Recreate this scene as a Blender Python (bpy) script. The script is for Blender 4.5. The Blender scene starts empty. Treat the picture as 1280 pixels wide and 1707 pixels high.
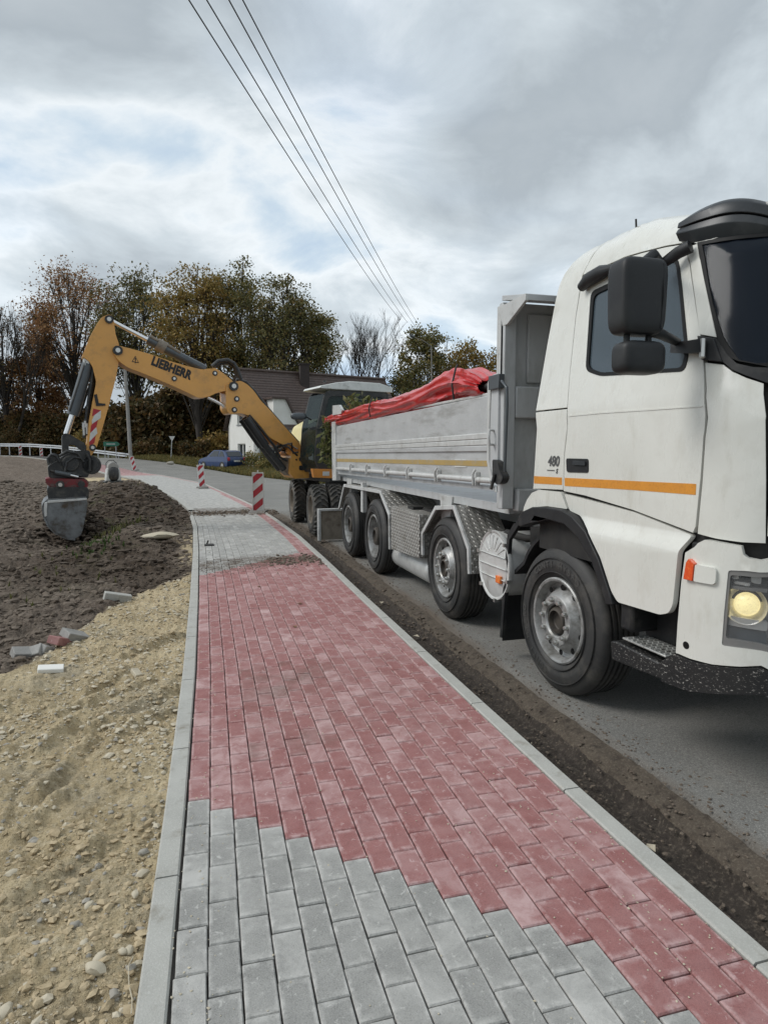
import bpy, bmesh, math, random
import numpy as np
from mathutils import Vector, Matrix, noise as mnoise
from mathutils.geometry import tessellate_polygon
random.seed(7); np.random.seed(7)
SC = bpy.context.scene; COL = SC.collection
PI = math.pi
# ---------------------------------------------------------------- camera
# world: X across the road (to the right), Y along the road (away), Z up, metres; paving top = 0, road = -0.22
cd = bpy.data.cameras.new('camera'); cam = bpy.data.objects.new('camera', cd); COL.objects.link(cam)
cd.sensor_fit = 'VERTICAL'; cd.sensor_height = 36; cd.lens = 36*1100/1707; cd.clip_end = 4000; cd.clip_start = .05
cam.location = (0, 0, 1.45)
cam.rotation_euler = (PI/2-math.atan(103.5/1100), 0, -math.atan(320/1100))
SC.camera = cam
# ---------------------------------------------------------------- world: sky with broken cloud
SUN_EL, SUN_AZ = math.radians(44), math.radians(-76)     # azimuth clockwise from +Y: the sun stands to the left
W = bpy.data.worlds.new('World'); SC.world = W; W.use_nodes = True
nt = W.node_tree; nt.nodes.clear()
def N(t, typ, **kw):
    n = t.nodes.new(typ)
    for k, v in kw.items():
        if k in n.inputs.keys() if isinstance(k, str) else False: n.inputs[k].default_value = v
        else: setattr(n, k, v)
    return n
def L(t, a, b): t.links.new(a, b)
def ramp(t, fac, stops):
    r = t.nodes.new('ShaderNodeValToRGB'); e = r.color_ramp.elements
    while len(e) < len(stops): e.new(.5)
    for x, (p, c) in zip(e, stops):
        x.position = p; x.color = (c, c, c, 1) if isinstance(c, (int, float)) else (*c, 1)
    L(t, fac, r.inputs[0]); return r.outputs[0]
def mth(t, op, a, b=None, c=None):
    m = t.nodes.new('ShaderNodeMath'); m.operation = op
    for i, x in enumerate((a, b, c)):
        if x is None: continue
        if isinstance(x, (int, float)): m.inputs[i].default_value = x
        else: L(t, x, m.inputs[i])
    return m.outputs[0]
def mixc(t, fac, a, b, mode='MIX'):
    m = t.nodes.new('ShaderNodeMix'); m.data_type = 'RGBA'; m.blend_type = mode
    for i, x in ((0, fac), (6, a), (7, b)):
        if isinstance(x, (int, float)): m.inputs[i].default_value = x
        elif isinstance(x, tuple): m.inputs[i].default_value = (*x, 1)
        else: L(t, x, m.inputs[i])
    return m.outputs[2]
def noi(t, vec, scale, detail=4, rough=.55, dist=0.):
    n = t.nodes.new('ShaderNodeTexNoise'); n.inputs['Scale'].default_value = scale; n.inputs['Detail'].default_value = detail
    n.inputs['Roughness'].default_value = rough; n.inputs['Distortion'].default_value = dist
    if vec is not None: L(t, vec, n.inputs['Vector'])
    return n.outputs[0]
sky = nt.nodes.new('ShaderNodeTexSky'); sky.sky_type = 'NISHITA'; sky.sun_disc = False
sky.sun_elevation = SUN_EL; sky.sun_rotation = SUN_AZ; sky.air_density = 1.2; sky.dust_density = 1.5
tc = nt.nodes.new('ShaderNodeTexCoord'); sp = nt.nodes.new('ShaderNodeSeparateXYZ'); L(nt, tc.outputs['Generated'], sp.inputs[0])
den = mth(nt, 'ADD', mth(nt, 'MAXIMUM', sp.outputs[2], 0.0), .42)
cb = nt.nodes.new('ShaderNodeCombineXYZ'); L(nt, mth(nt, 'DIVIDE', sp.outputs[0], den), cb.inputs[0]); L(nt, mth(nt, 'DIVIDE', sp.outputs[1], den), cb.inputs[1])
mp = nt.nodes.new('ShaderNodeMapping'); L(nt, cb.outputs[0], mp.inputs[0]); mp.inputs['Location'].default_value = (3.1, 1.25, 0); mp.inputs['Rotation'].default_value = (0, 0, .5); mp.inputs['Scale'].default_value = (1, 1.25, 1)
big = noi(nt, mp.outputs[0], .95, 2.5, .5, .3)
det = noi(nt, mp.outputs[0], 3.0, 8, .58, .35)
fine = noi(nt, mp.outputs[0], 1.5, 3, .5, .2)
cl = mth(nt, 'ADD', mth(nt, 'MULTIPLY', big, .62), mth(nt, 'MULTIPLY', det, .38))
shade = ramp(nt, cl, [(.33, (2.0, 2.75, 3.75)), (.405, (3.2, 3.8, 4.35)), (.45, (4.5, 4.8, 5.0)), (.50, (3.3, 3.68, 3.95)), (.58, (2.3, 2.6, 2.85)), (.72, (3.0, 3.28, 3.5))])
cover = ramp(nt, fine, [(.34, .78), (.5, 1.0)])
mixed = mixc(nt, cover, sky.outputs[0], shade)
low = ramp(nt, sp.outputs[2], [(.0, 1.12), (.35, 1.0), (.9, .96)])
mixed = mixc(nt, 1.0, mixed, low, 'MULTIPLY')
bg = nt.nodes.new('ShaderNodeBackground'); bg.inputs['Strength'].default_value = .15
L(nt, mixed, bg.inputs['Color'])
wo = nt.nodes.new('ShaderNodeOutputWorld'); L(nt, bg.outputs[0], wo.inputs[0])
# ---------------------------------------------------------------- sun behind thin cloud
sd = bpy.data.lights.new('sun', 'SUN'); sd.energy = 1.5; sd.angle = math.radians(26); sd.color = (1, .98, .95)
sun = bpy.data.objects.new('sun', sd); COL.objects.link(sun)
sdir = Vector((math.sin(SUN_AZ)*math.cos(SUN_EL), math.cos(SUN_AZ)*math.cos(SUN_EL), math.sin(SUN_EL)))
sun.rotation_euler = sdir.to_track_quat('Z', 'Y').to_euler(); sun.location = (-20, -20, 30)
vs = SC.view_settings; vs.view_transform = 'Standard'; vs.look = 'None'; vs.exposure = 0.36; vs.gamma = 1; vs.use_curve_mapping = False
# ---------------------------------------------------------------- helpers
def off_of(parent):
    v = Vector((0, 0, 0))
    while parent is not None: v += parent.location; parent = parent.parent
    return v
def tag(o, label=None, cat=None, group=None, kind=None):
    if label: o['label'] = label
    if cat: o['category'] = cat
    if group: o['group'] = group
    if kind: o['kind'] = kind
    return o
def empty(name, loc, label=None, cat=None, group=None, parent=None, rz=0):
    o = bpy.data.objects.new(name, None); COL.objects.link(o); o.empty_display_size = .1
    o.location = Vector(loc)-off_of(parent); o.rotation_euler = (0, 0, rz); o.parent = parent
    return tag(o, label, cat, group)
class MB:
    def __init__(s): s.v = []; s.f = []
    def add(s, vs, fs):
        n = len(s.v); s.v += [tuple(v) for v in vs]; s.f += [tuple(i+n for i in f) for f in fs]; return s
    def box(s, a, b, M=None):
        x0, y0, z0 = a; x1, y1, z1 = b
        if x0 > x1: x0, x1 = x1, x0
        if y0 > y1: y0, y1 = y1, y0
        if z0 > z1: z0, z1 = z1, z0
        vs = [Vector(c) for c in ((x0,y0,z0),(x1,y0,z0),(x1,y1,z0),(x0,y1,z0),(x0,y0,z1),(x1,y0,z1),(x1,y1,z1),(x0,y1,z1))]
        if M: vs = [M@v for v in vs]
        return s.add(vs, [(0,3,2,1),(4,5,6,7),(0,1,5,4),(1,2,6,5),(2,3,7,6),(3,0,4,7)])
    def tube(s, pts, r, n=8, caps=True):
        pts = [Vector(p) for p in pts]; rs = r if isinstance(r, (list, tuple)) else [r]*len(pts); base = len(s.v); up = None
        for i, p in enumerate(pts):
            d = (pts[min(i+1, len(pts)-1)]-pts[max(i-1, 0)]).normalized()
            if up is None: up = Vector((0,0,1)) if abs(d.z) < .9 else Vector((1,0,0))
            a = d.cross(up).normalized(); b = a.cross(d).normalized(); up = b
            for k in range(n):
                t = 2*PI*k/n; s.v.append(tuple(p+a*math.cos(t)*rs[i]+b*math.sin(t)*rs[i]))
        for i in range(len(pts)-1):
            for k in range(n):
                q = base+i*n; s.f.append((q+k, q+(k+1)%n, q+n+(k+1)%n, q+n+k))
        if caps:
            s.f.append(tuple(base+k for k in range(n))[::-1]); q = base+(len(pts)-1)*n; s.f.append(tuple(q+k for k in range(n)))
        return s
    def lathe(s, prof, c, ax, n=32, close=False):
        # prof: (radius, distance along axis)
        ax = Vector(ax).normalized(); c = Vector(c); u = ax.orthogonal().normalized(); w = ax.cross(u); base = len(s.v); m = len(prof)
        for r, h in prof:
            for k in range(n):
                t = 2*PI*k/n; s.v.append(tuple(c+ax*h+(u*math.cos(t)+w*math.sin(t))*r))
        for i in range(m-1 if not close else m):
            j = (i+1) % m
            for k in range(n):
                s.f.append((base+i*n+k, base+i*n+(k+1)%n, base+j*n+(k+1)%n, base+j*n+k))
        return s
    def prism(s, loops, f, d0, d1):
        # loops: outline first, then holes; f(u, v, d) -> point; d0 front, d1 back
        if not isinstance(loops[0][0], (list, tuple)): loops = [loops]
        flat = [p for lp in loops for p in lp]; tris = tessellate_polygon([[Vector((p[0], p[1], 0)) for p in lp] for lp in loops])
        n = len(flat); vs = [f(p[0], p[1], d0) for p in flat]+[f(p[0], p[1], d1) for p in flat]; fs = []
        for t in tris: fs.append(tuple(t)); fs.append(tuple(i+n for i in t)[::-1])
        k = 0
        for lp in loops:
            m = len(lp)
            for i in range(m): a, b = k+i, k+(i+1)%m; fs.append((a, b, b+n, a+n))
            k += m
        return s.add(vs, fs)
def mesh_of(name, vs, fs, mat, smooth=None):
    me = bpy.data.meshes.new(name); me.from_pydata([tuple(v) for v in vs], [], fs)
    me.validate(); bm = bmesh.new(); bm.from_mesh(me)
    if len(bm.verts) < 60000:
        bmesh.ops.remove_doubles(bm, verts=bm.verts, dist=1e-5); bmesh.ops.recalc_face_normals(bm, faces=bm.faces)
    bm.to_mesh(me); bm.free(); me.materials.append(mat)
    if smooth is not None:
        me.shade_smooth()
        if smooth < 180: me.set_sharp_from_angle(angle=math.radians(smooth))
    return me
def ob(name, mb, mat, parent=None, smooth=None, bevel=0, label=None, cat=None, group=None, kind=None, base=None):
    o0 = off_of(parent) if parent is not None else (Vector(base) if base is not None else Vector((0,0,0)))
    me = mesh_of(name, [Vector(v)-o0 for v in mb.v], mb.f, mat, smooth)
    o = bpy.data.objects.new(name, me); COL.objects.link(o); o.parent = parent
    if parent is None and base is not None: o.location = o0
    if bevel:
        m = o.modifiers.new('bevel', 'BEVEL'); m.width = bevel; m.segments = 2; m.limit_method = 'ANGLE'; m.angle_limit = math.radians(38); m.harden_normals = False
        if smooth is None:
            me.shade_smooth(); me.set_sharp_from_angle(angle=math.radians(38))
    return tag(o, label, cat, group, kind)
def inst(name, me, parent, loc=(0,0,0), rot=(0,0,0), scale=None):
    o = bpy.data.objects.new(name, me); COL.objects.link(o); o.parent = parent; o.location = loc; o.rotation_euler = rot
    if scale: o.scale = scale
    return o
def curved(loops, f, d0, d1, step, mat, name, parent, smooth=35, bevel=.004, **kw):
    """panel cut out of a curved surface: outline in surface coordinates, cut to a grid, then mapped"""
    if not isinstance(loops[0][0], (list, tuple)): loops = [loops]
    flat = [p for lp in loops for p in lp]
    tris = tessellate_polygon([[Vector((p[0], p[1], 0)) for p in lp] for lp in loops])
    bm = bmesh.new(); vv = [bm.verts.new((p[0], p[1], 0)) for p in flat]
    for t in tris:
        try: bm.faces.new([vv[i] for i in t])
        except ValueError: pass
    for ax in (0, 1):
        lo = min(p[ax] for p in flat); hi = max(p[ax] for p in flat); k = math.floor(lo/step)+1
        while k*step < hi:
            co = [0,0,0]; co[ax] = k*step; no = [0,0,0]; no[ax] = 1
            bmesh.ops.bisect_plane(bm, geom=bm.verts[:]+bm.edges[:]+bm.faces[:], plane_co=co, plane_no=no, dist=1e-5); k += 1
    bmesh.ops.recalc_face_normals(bm, faces=bm.faces)
    bm.verts.index_update(); uv = [(v.co.x, v.co.y) for v in bm.verts]; n = len(uv)
    vs = [f(u, v, d0) for u, v in uv]+[f(u, v, d1) for u, v in uv]; fs = []
    for fc in bm.faces:
        ids = [v.index for v in fc.verts]; fs.append(ids); fs.append([i+n for i in ids][::-1])
    for e in bm.edges:
        if len(e.link_faces) == 1:
            a, b = e.verts[0].index, e.verts[1].index; fs.append([a, b, b+n, a+n])
    bm.free(); mb = MB(); mb.v = [tuple(v) for v in vs]; mb.f = [tuple(x) for x in fs]
    return ob(name, mb, mat, parent, smooth=smooth, bevel=bevel, **kw)
def arc(cx, cy, r, a0, a1, n=8): return [(cx+r*math.cos(math.radians(a0+(a1-a0)*i/n)), cy+r*math.sin(math.radians(a0+(a1-a0)*i/n))) for i in range(n+1)]
def rrect(x0, y0, x1, y1, r, n=4):
    return arc(x1-r, y1-r, r, 0, 90, n)+arc(x0+r, y1-r, r, 90, 180, n)+arc(x0+r, y0+r, r, 180, 270, n)+arc(x1-r, y0+r, r, 270, 360, n)
def rounded(poly, r, n=4):
    out = []; m = len(poly)
    for i in range(m):
        p = Vector(poly[i]).to_2d(); a = Vector(poly[i-1]).to_2d()-p; b = Vector(poly[(i+1)%m]).to_2d()-p
        rr = min(r, a.length*.45, b.length*.45)
        if rr < 1e-4: out.append(tuple(p)); continue
        pa = p+a.normalized()*rr; pb = p+b.normalized()*rr
        for k in range(n+1):
            t = k/n; q = pa*(1-t)**2+p*2*t*(1-t)+pb*t*t; out.append((q.x, q.y))
    return out
def text_mb(txt, size, bold=0., spacing=1., shear=0.):
    c = bpy.data.curves.new('t', 'FONT'); c.body = txt; c.size = size; c.offset = bold; c.space_character = spacing; c.shear = shear; c.resolution_u = 3
    c.align_x = 'CENTER'; c.align_y = 'CENTER'
    o = bpy.data.objects.new('t', c); COL.objects.link(o); dg = bpy.context.evaluated_depsgraph_get(); dg.update()
    me = bpy.data.meshes.new_from_object(o.evaluated_get(dg)); vs = [(v.co.x, v.co.y) for v in me.vertices]; fs = [tuple(p.vertices) for p in me.polygons]
    bpy.data.objects.remove(o); bpy.data.curves.remove(c); bpy.data.meshes.remove(me); return vs, fs
def put_text(name, txt, size, f, mat, parent, d=.004, **kw):
    vs, fs = text_mb(txt, size, **kw); mb = MB(); mb.v = [tuple(f(u, v, d)) for u, v in vs]; mb.f = fs
    return ob(name, mb, mat, parent)
def scatter_faces(name, P, Nn, size, mat, aspect=1.5, tone=None, **kw):
    """many small leaf faces: centres P (n,3), random orientation"""
    n = len(P); a = np.random.normal(size=(n,3)); a /= np.linalg.norm(a, axis=1)[:,None]
    b = np.random.normal(size=(n,3)) if Nn is None else Nn; b = np.cross(a, b); b /= np.linalg.norm(b, axis=1)[:,None]+1e-9
    s = (np.random.uniform(.6, 1.35, n)*size)[:,None]; a = a*s*aspect*.5; b = b*s*.5
    V = np.stack([P-a, P+b*.9-a*.1, P+a, P-b*.9+a*.1], 1).reshape(-1, 3)
    me = bpy.data.meshes.new(name); me.vertices.add(4*n); me.vertices.foreach_set('co', V.ravel().astype('f'))
    me.loops.add(4*n); me.loops.foreach_set('vertex_index', np.arange(4*n, dtype='i')); me.polygons.add(n)
    me.polygons.foreach_set('loop_start', np.arange(0, 4*n, 4, dtype='i')); me.update(calc_edges=True); me.validate()
    at = me.attributes.new('tone', 'FLOAT', 'FACE'); at.data.foreach_set('value', (np.random.rand(n) if tone is None else tone).astype('f'))
    me.materials.append(mat); return me
# ---------------------------------------------------------------- materials
def srgb(r, g, b): return tuple(((c/255)/12.92 if c/255 <= .04045 else ((c/255+.055)/1.055)**2.4) for c in (r, g, b))
def mat(name, c, rough=.5, metal=0., c2=None, scale=5., dirt=None, dscale=3., dlo=.5, dhi=.7, bump=0., bscale=60., coat=0., spec=.5, stretch=None, fine=None, fscale=120., alpha=None, emit=None, rvar=0.):
    m = bpy.data.materials.new(name); m.use_nodes = True; t = m.node_tree; p = t.nodes['Principled BSDF']
    g = t.nodes.new('ShaderNodeTexCoord'); vec = g.outputs['Object']
    if stretch:
        q = t.nodes.new('ShaderNodeMapping'); q.inputs['Scale'].default_value = stretch; L(t, vec, q.inputs[0]); svec = q.outputs[0]
    else: svec = vec
    col = None
    if c2: col = mixc(t, ramp(t, noi(t, vec, scale, 5, .6), [(.3, 0.), (.7, 1.)]), c, c2)
    if fine: col = mixc(t, ramp(t, noi(t, vec, fscale, 3, .7), [(.5, 0.), (.72, 1.)]), col if col else c, fine)
    if dirt:
        dn = ramp(t, noi(t, svec, dscale, 7, .65), [(dlo, 0.), (dhi, 1.)]); col = mixc(t, dn, col if col else c, dirt)
    if col: L(t, col, p.inputs['Base Color'])
    else: p.inputs['Base Color'].default_value = (*c, 1)
    p.inputs['Roughness'].default_value = rough; p.inputs['Metallic'].default_value = metal; p.inputs['Coat Weight'].default_value = coat; p.inputs['Coat Roughness'].default_value = .15
    p.inputs['Specular IOR Level'].default_value = spec
    if rvar: L(t, ramp(t, noi(t, svec, dscale*1.7, 6, .6), [(.3, max(0, rough-rvar)), (.7, min(1, rough+rvar))]), p.inputs['Roughness'])
    if bump:
        b = t.nodes.new('ShaderNodeBump'); b.inputs['Strength'].default_value = 1; b.inputs['Distance'].default_value = bump
        L(t, noi(t, vec, bscale, 5, .65), b.inputs['Height']); L(t, b.outputs[0], p.inputs['Normal'])
    if emit: p.inputs['Emission Color'].default_value = (*emit[0], 1); p.inputs['Emission Strength'].default_value = emit[1]
    return m
def attr(t, name, typ='GEOMETRY'):
    a = t.nodes.new('ShaderNodeAttribute'); a.attribute_name = name; a.attribute_type = typ; return a.outputs['Fac']
def foliage_mat(name, cols, trans=.25):
    m = bpy.data.materials.new(name); m.use_nodes = True; t = m.node_tree; p = t.nodes['Principled BSDF']
    f = attr(t, 'tone'); n = len(cols); c = ramp(t, f, [(i/(n-1), x) for i, x in enumerate(cols)])
    L(t, c, p.inputs['Base Color']); p.inputs['Roughness'].default_value = .6; p.inputs['Specular IOR Level'].default_value = .25
    tr = t.nodes.new('ShaderNodeBsdfTranslucent'); L(t, c, tr.inputs[0]); mx = t.nodes.new('ShaderNodeMixShader'); mx.inputs[0].default_value = trans
    L(t, p.outputs[0], mx.inputs[1]); L(t, tr.outputs[0], mx.inputs[2]); L(t, mx.outputs[0], t.nodes['Material Output'].inputs[0]); return m
M = {}
M['white'] = mat('white_cab_paint', (.73,.725,.67), .3, c2=(.66,.655,.60), scale=1.6, dirt=(.47,.445,.37), dscale=3.4, dlo=.56, dhi=.9, coat=.35, rvar=.14, stretch=(1.6,1.6,.55), fine=(.665,.655,.60), fscale=9)
M['white2'] = mat('dusty_white_paint', (.70,.68,.62), .42, c2=(.62,.6,.53), scale=6, dirt=(.40,.37,.31), dscale=5, dlo=.5, dhi=.78, coat=.15)
M['blackplastic'] = mat('black_plastic', (.016,.0165,.018), .5, c2=(.026,.026,.026), scale=9, dirt=(.09,.085,.075), dscale=7, dlo=.55, dhi=.9, spec=.3, bump=.0006, bscale=400)
M['mirror'] = mat('mirror_housing_plastic', (.018,.019,.020), .5, c2=(.024,.025,.027), scale=5, dirt=(.05,.05,.048), dscale=4, dlo=.5, dhi=.9, spec=.35, bump=.0005, bscale=500)
M['rubberband'] = mat('window_rubber', (.006,.006,.006), .55, spec=.25)
M['dark'] = mat('dark_underbody', (.012,.012,.012), .8, c2=(.03,.028,.025), scale=8)
M['visor'] = mat('sun_visor_plastic', (.02,.023,.026), .38, c2=(.028,.031,.034), scale=3, dirt=(.1,.1,.1), dscale=2, dlo=.55, dhi=.9)
M['splash'] = mat('splashed_black_bumper', (.012,.012,.0125), .5, c2=(.022,.021,.02), scale=6, dirt=(.36,.34,.31), dscale=64, dlo=.595, dhi=.64, stretch=(1, 1, 2), bump=.0015, bscale=90)
M['stripe'] = mat('orange_reflective_tape', (.72,.30,.035), .4, c2=(.62,.25,.03), scale=12, fine=(.5,.2,.03), fscale=90)
def glassmat(name, tint, al=.35, rough=.06, tr=(.55,.62,.62)):
    m = bpy.data.materials.new(name); m.use_nodes = True; t = m.node_tree; p = t.nodes['Principled BSDF']
    p.inputs['Base Color'].default_value = (*tint, 1); p.inputs['Roughness'].default_value = rough; p.inputs['IOR'].default_value = 1.5; p.inputs['Specular IOR Level'].default_value = .2 if name == 'windscreen_glass' else .6
    g = t.nodes.new('ShaderNodeBsdfTransparent'); g.inputs[0].default_value = (*tr,1); mx = t.nodes.new('ShaderNodeMixShader'); mx.inputs[0].default_value = 1-al
    L(t, g.outputs[0], mx.inputs[1]); L(t, p.outputs[0], mx.inputs[2]); L(t, mx.outputs[0], t.nodes['Material Output'].inputs[0]); return m
M['glass'] = glassmat('sky_toned_cab_glass', (.075,.10,.12), .25)  # bluish base colour paints in the sky's reflection on the pane
M['clear'] = glassmat('clear_lamp_glass', (.4,.4,.4), .88, .03, (.93,.93,.93))
M['housing'] = mat('facetted_lamp_interior', (.42,.42,.41), .3, .7, c2=(.1,.1,.1), scale=16, bump=.012, bscale=22)
M['cyl2'] = mat('black_cylinder_paint', (.02,.021,.023), .28, .2, c2=(.035,.036,.038), scale=6)
M['wsglass'] = glassmat('windscreen_glass', (.012,.017,.026), .35, .12)
M['exglass'] = glassmat('excavator_glass', (.06,.085,.08), .68)
M['tyre'] = mat('tyre_rubber', (.026,.026,.026), .62, c2=(.045,.043,.04), scale=5, dirt=(.11,.10,.085), dscale=6, dlo=.5, dhi=.85, bump=.001, bscale=140)
M['tread'] = mat('muddy_tread_rubber', (.05,.05,.047), .75, c2=(.085,.08,.072), scale=7, dirt=(.15,.13,.105), dscale=9, dlo=.45, dhi=.75, bump=.002, bscale=90)
M['rim'] = mat('silver_wheel_paint', (.42,.42,.41), .38, .4, c2=(.33,.33,.32), scale=9, dirt=(.12,.11,.09), dscale=9, dlo=.45, dhi=.72, bump=.0008, bscale=60)
M['hub'] = mat('brown_greasy_hub', (.09,.075,.06), .6, .2, c2=(.05,.045,.04), scale=20)
M['nut'] = mat('wheel_nut_steel', (.58,.57,.54), .3, .8)
M['alu'] = mat('worn_aluminium_side', (.56,.565,.56), .46, .3, c2=(.48,.485,.48), scale=3, dirt=(.25,.24,.215), dscale=3.5, dlo=.5, dhi=.75, stretch=(1,.35,2.2), bump=.0006, bscale=50, fine=(.56,.56,.56), fscale=35, rvar=.1)
M['alubright'] = mat('bright_aluminium_edge', (.68,.68,.66), .38, .3, c2=(.55,.55,.53), scale=8, dirt=(.35,.33,.29), dscale=6, dlo=.55, dhi=.8)
M['grey'] = mat('grey_painted_steel', (.50,.51,.51), .5, .05, c2=(.44,.45,.45), scale=3, dirt=(.26,.255,.235), dscale=4, dlo=.5, dhi=.8, stretch=(1,1,.4))
M['lightgrey'] = mat('light_grey_steel', (.56,.565,.55), .5, .1, c2=(.48,.48,.47), scale=6, dirt=(.27,.26,.23), dscale=6, dlo=.52, dhi=.75)
def plate_mat():
    m = mat('diamond_plate', (.50,.49,.465), .42, .45, c2=(.40,.39,.36), scale=5, dirt=(.22,.2,.165), dscale=7, dlo=.5, dhi=.8)
    t = m.node_tree; p = t.nodes['Principled BSDF']; g = t.nodes.new('ShaderNodeTexCoord')
    hs = []
    for a in (.785, -.785):
        q = t.nodes.new('ShaderNodeMapping'); L(t, g.outputs['Object'], q.inputs[0]); q.inputs['Scale'].default_value = (26, 26, 26); 
        w = t.nodes.new('ShaderNodeTexWave'); w.wave_type = 'BANDS'; w.bands_direction = 'DIAGONAL'; w.inputs['Scale'].default_value = .33
        if a < 0: q.inputs['Rotation'].default_value = (0, 0, 0); q.inputs['Scale'].default_value = (-26, -26, 26) 
        else: q.inputs['Scale'].default_value = (26, 26, 26)
        L(t, q.outputs[0], w.inputs['Vector']); hs.append(w.outputs['Fac'])
    h = mth(t, 'MULTIPLY', hs[0], hs[1]); h = ramp(t, h, [(.15, 0.), (.5, 1.)])
    b = t.nodes.new('ShaderNodeBump'); b.inputs['Distance'].default_value = .008; b.inputs['Strength'].default_value = 1; L(t, h, b.inputs['Height']); L(t, b.outputs[0], p.inputs['Normal'])
    old = p.inputs['Base Color'].links[0].from_socket; L(t, mixc(t, h, mixc(t, .45, old, (.17,.16,.14)), old), p.inputs['Base Color']); return m
M['plate'] = plate_mat()
M['tarp'] = mat('red_tarpaulin', (.58,.020,.018), .3, c2=(.44,.014,.016), scale=4, dirt=(.30,.06,.05), dscale=5, dlo=.6, dhi=.85, coat=.4, bump=.006, bscale=7)
M['amber'] = mat('amber_lamp', (.75,.17,.02), .25, coat=.6, fine=(.9,.32,.05), fscale=60)
M['redorange'] = mat('orange_marker_lens', (.72,.085,.02), .25, coat=.6, fine=(.85,.2,.04), fscale=80)
M['chrome'] = mat('lamp_reflector', (.7,.7,.69), .3, .6)
M['lampgrey'] = mat('lamp_housing_grey', (.17,.17,.165), .5, c2=(.2,.19,.18), scale=14)
M['bulb'] = mat('lit_headlamp_lens', (.8,.75,.4), .2, emit=((1,.84,.42), .75), fine=(.35,.33,.2), fscale=55)
M['step'] = mat('step_grating_metal', (.52,.52,.5), .4, .5, c2=(.35,.35,.33), scale=20, dirt=(.2,.19,.17), dscale=14)
M['lettergrey'] = mat('grey_badge_lettering', (.09,.09,.09), .4)
M['blackletter'] = mat('black_lettering', (.012,.012,.012), .5)
M['yellow'] = mat('excavator_yellow', (.74,.37,.085), .42, c2=(.66,.33,.08), scale=3, dirt=(.42,.23,.08), dscale=4, dlo=.52, dhi=.8, coat=.2, rvar=.1)
M['paleyellow'] = mat('pale_yellow_hood', (.72,.62,.28), .4, c2=(.66,.56,.24), scale=4, coat=.3)
M['orangepanel'] = mat('orange_panel', (.68,.27,.05), .45, c2=(.6,.23,.05), scale=5, dirt=(.4,.2,.08), dscale=8)
M['exblack'] = mat('black_attachment_steel', (.022,.023,.025), .5, .2, c2=(.05,.05,.048), scale=9, dirt=(.13,.12,.10), dscale=10, dlo=.52, dhi=.8)
M['exred'] = mat('dark_red_ring', (.22,.018,.025), .5, c2=(.12,.02,.02), scale=10, dirt=(.1,.08,.07), dscale=10)
M['cyl'] = mat('grey_cylinder_paint', (.075,.085,.095), .35, .3, c2=(.10,.11,.115), scale=6)
M['rod'] = mat('polished_rod', (.8,.8,.8), .15, .9)
M['bucket'] = mat('worn_bucket_steel', (.25,.265,.275), .34, .6, c2=(.11,.115,.12), scale=5, dirt=(.09,.07,.05), dscale=5, dlo=.48, dhi=.68, bump=.003, bscale=30)
M['cabwhite'] = mat('white_roof_panel', (.72,.73,.7), .4, c2=(.6,.61,.58), scale=6, dirt=(.3,.3,.27), dscale=8, dlo=.55, dhi=.8)
M['muddysteel'] = mat('muddy_blade_steel', (.20,.17,.135), .7, .1, c2=(.30,.26,.21), scale=5, dirt=(.13,.10,.075), dscale=6, bump=.002, bscale=50)
M['sigred'] = mat('sign_red', (.42,.018,.03), .45, c2=(.36,.02,.03), scale=9)
M['sigwhite'] = mat('sign_white', (.66,.66,.64), .5, c2=(.57,.57,.54), scale=9, dirt=(.4,.38,.34), dscale=8, dlo=.55, dhi=.8)
M['rubbergrey'] = mat('grey_rubber_foot', (.22,.21,.19), .8, c2=(.14,.13,.12), scale=14)
M['wood'] = mat('weathered_pole', (.23,.215,.19), .8, c2=(.15,.14,.12), scale=6, stretch=None, bump=.004, bscale=20)
M['concrete'] = mat('pole_concrete', (.33,.32,.30), .8, c2=(.25,.24,.225), scale=5)
M['wire'] = mat('dark_cable', (.03,.03,.035), .5)
M['galv'] = mat('galvanised_rail', (.58,.59,.6), .45, .4, c2=(.45,.46,.47), scale=4)
M['signgreen'] = mat('sign_green', (.03,.17,.11), .45)
M['carblue'] = mat('dark_blue_car_paint', (.010,.035,.12), .3, .1, coat=.5, c2=(.009,.03,.10), scale=3)
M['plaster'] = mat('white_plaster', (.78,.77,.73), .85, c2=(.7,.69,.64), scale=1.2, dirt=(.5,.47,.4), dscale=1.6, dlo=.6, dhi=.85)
M['wallshade_sill'] = mat('wall_shade_and_sill_grey', (.33,.34,.35), .85, c2=(.27,.28,.28), scale=1.5)  # white plaster with the side wall's shade mixed in; also the sill grey
M['roof'] = mat('brown_roof_tile', (.085,.055,.045), .6, c2=(.055,.037,.032), scale=3, fine=(.12,.09,.075), fscale=6)
M['chimney'] = mat('chimney_brick', (.06,.045,.04), .9, c2=(.035,.03,.03), scale=4)
M['housewin'] = mat('dark_window_pane', (.02,.025,.03), .1)
M['bark'] = mat('bark', (.055,.045,.037), .9, c2=(.035,.03,.025), scale=4, bump=.02, bscale=8)
M['barkpale'] = mat('pale_bark', (.16,.145,.125), .9, c2=(.10,.09,.08), scale=4)
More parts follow.
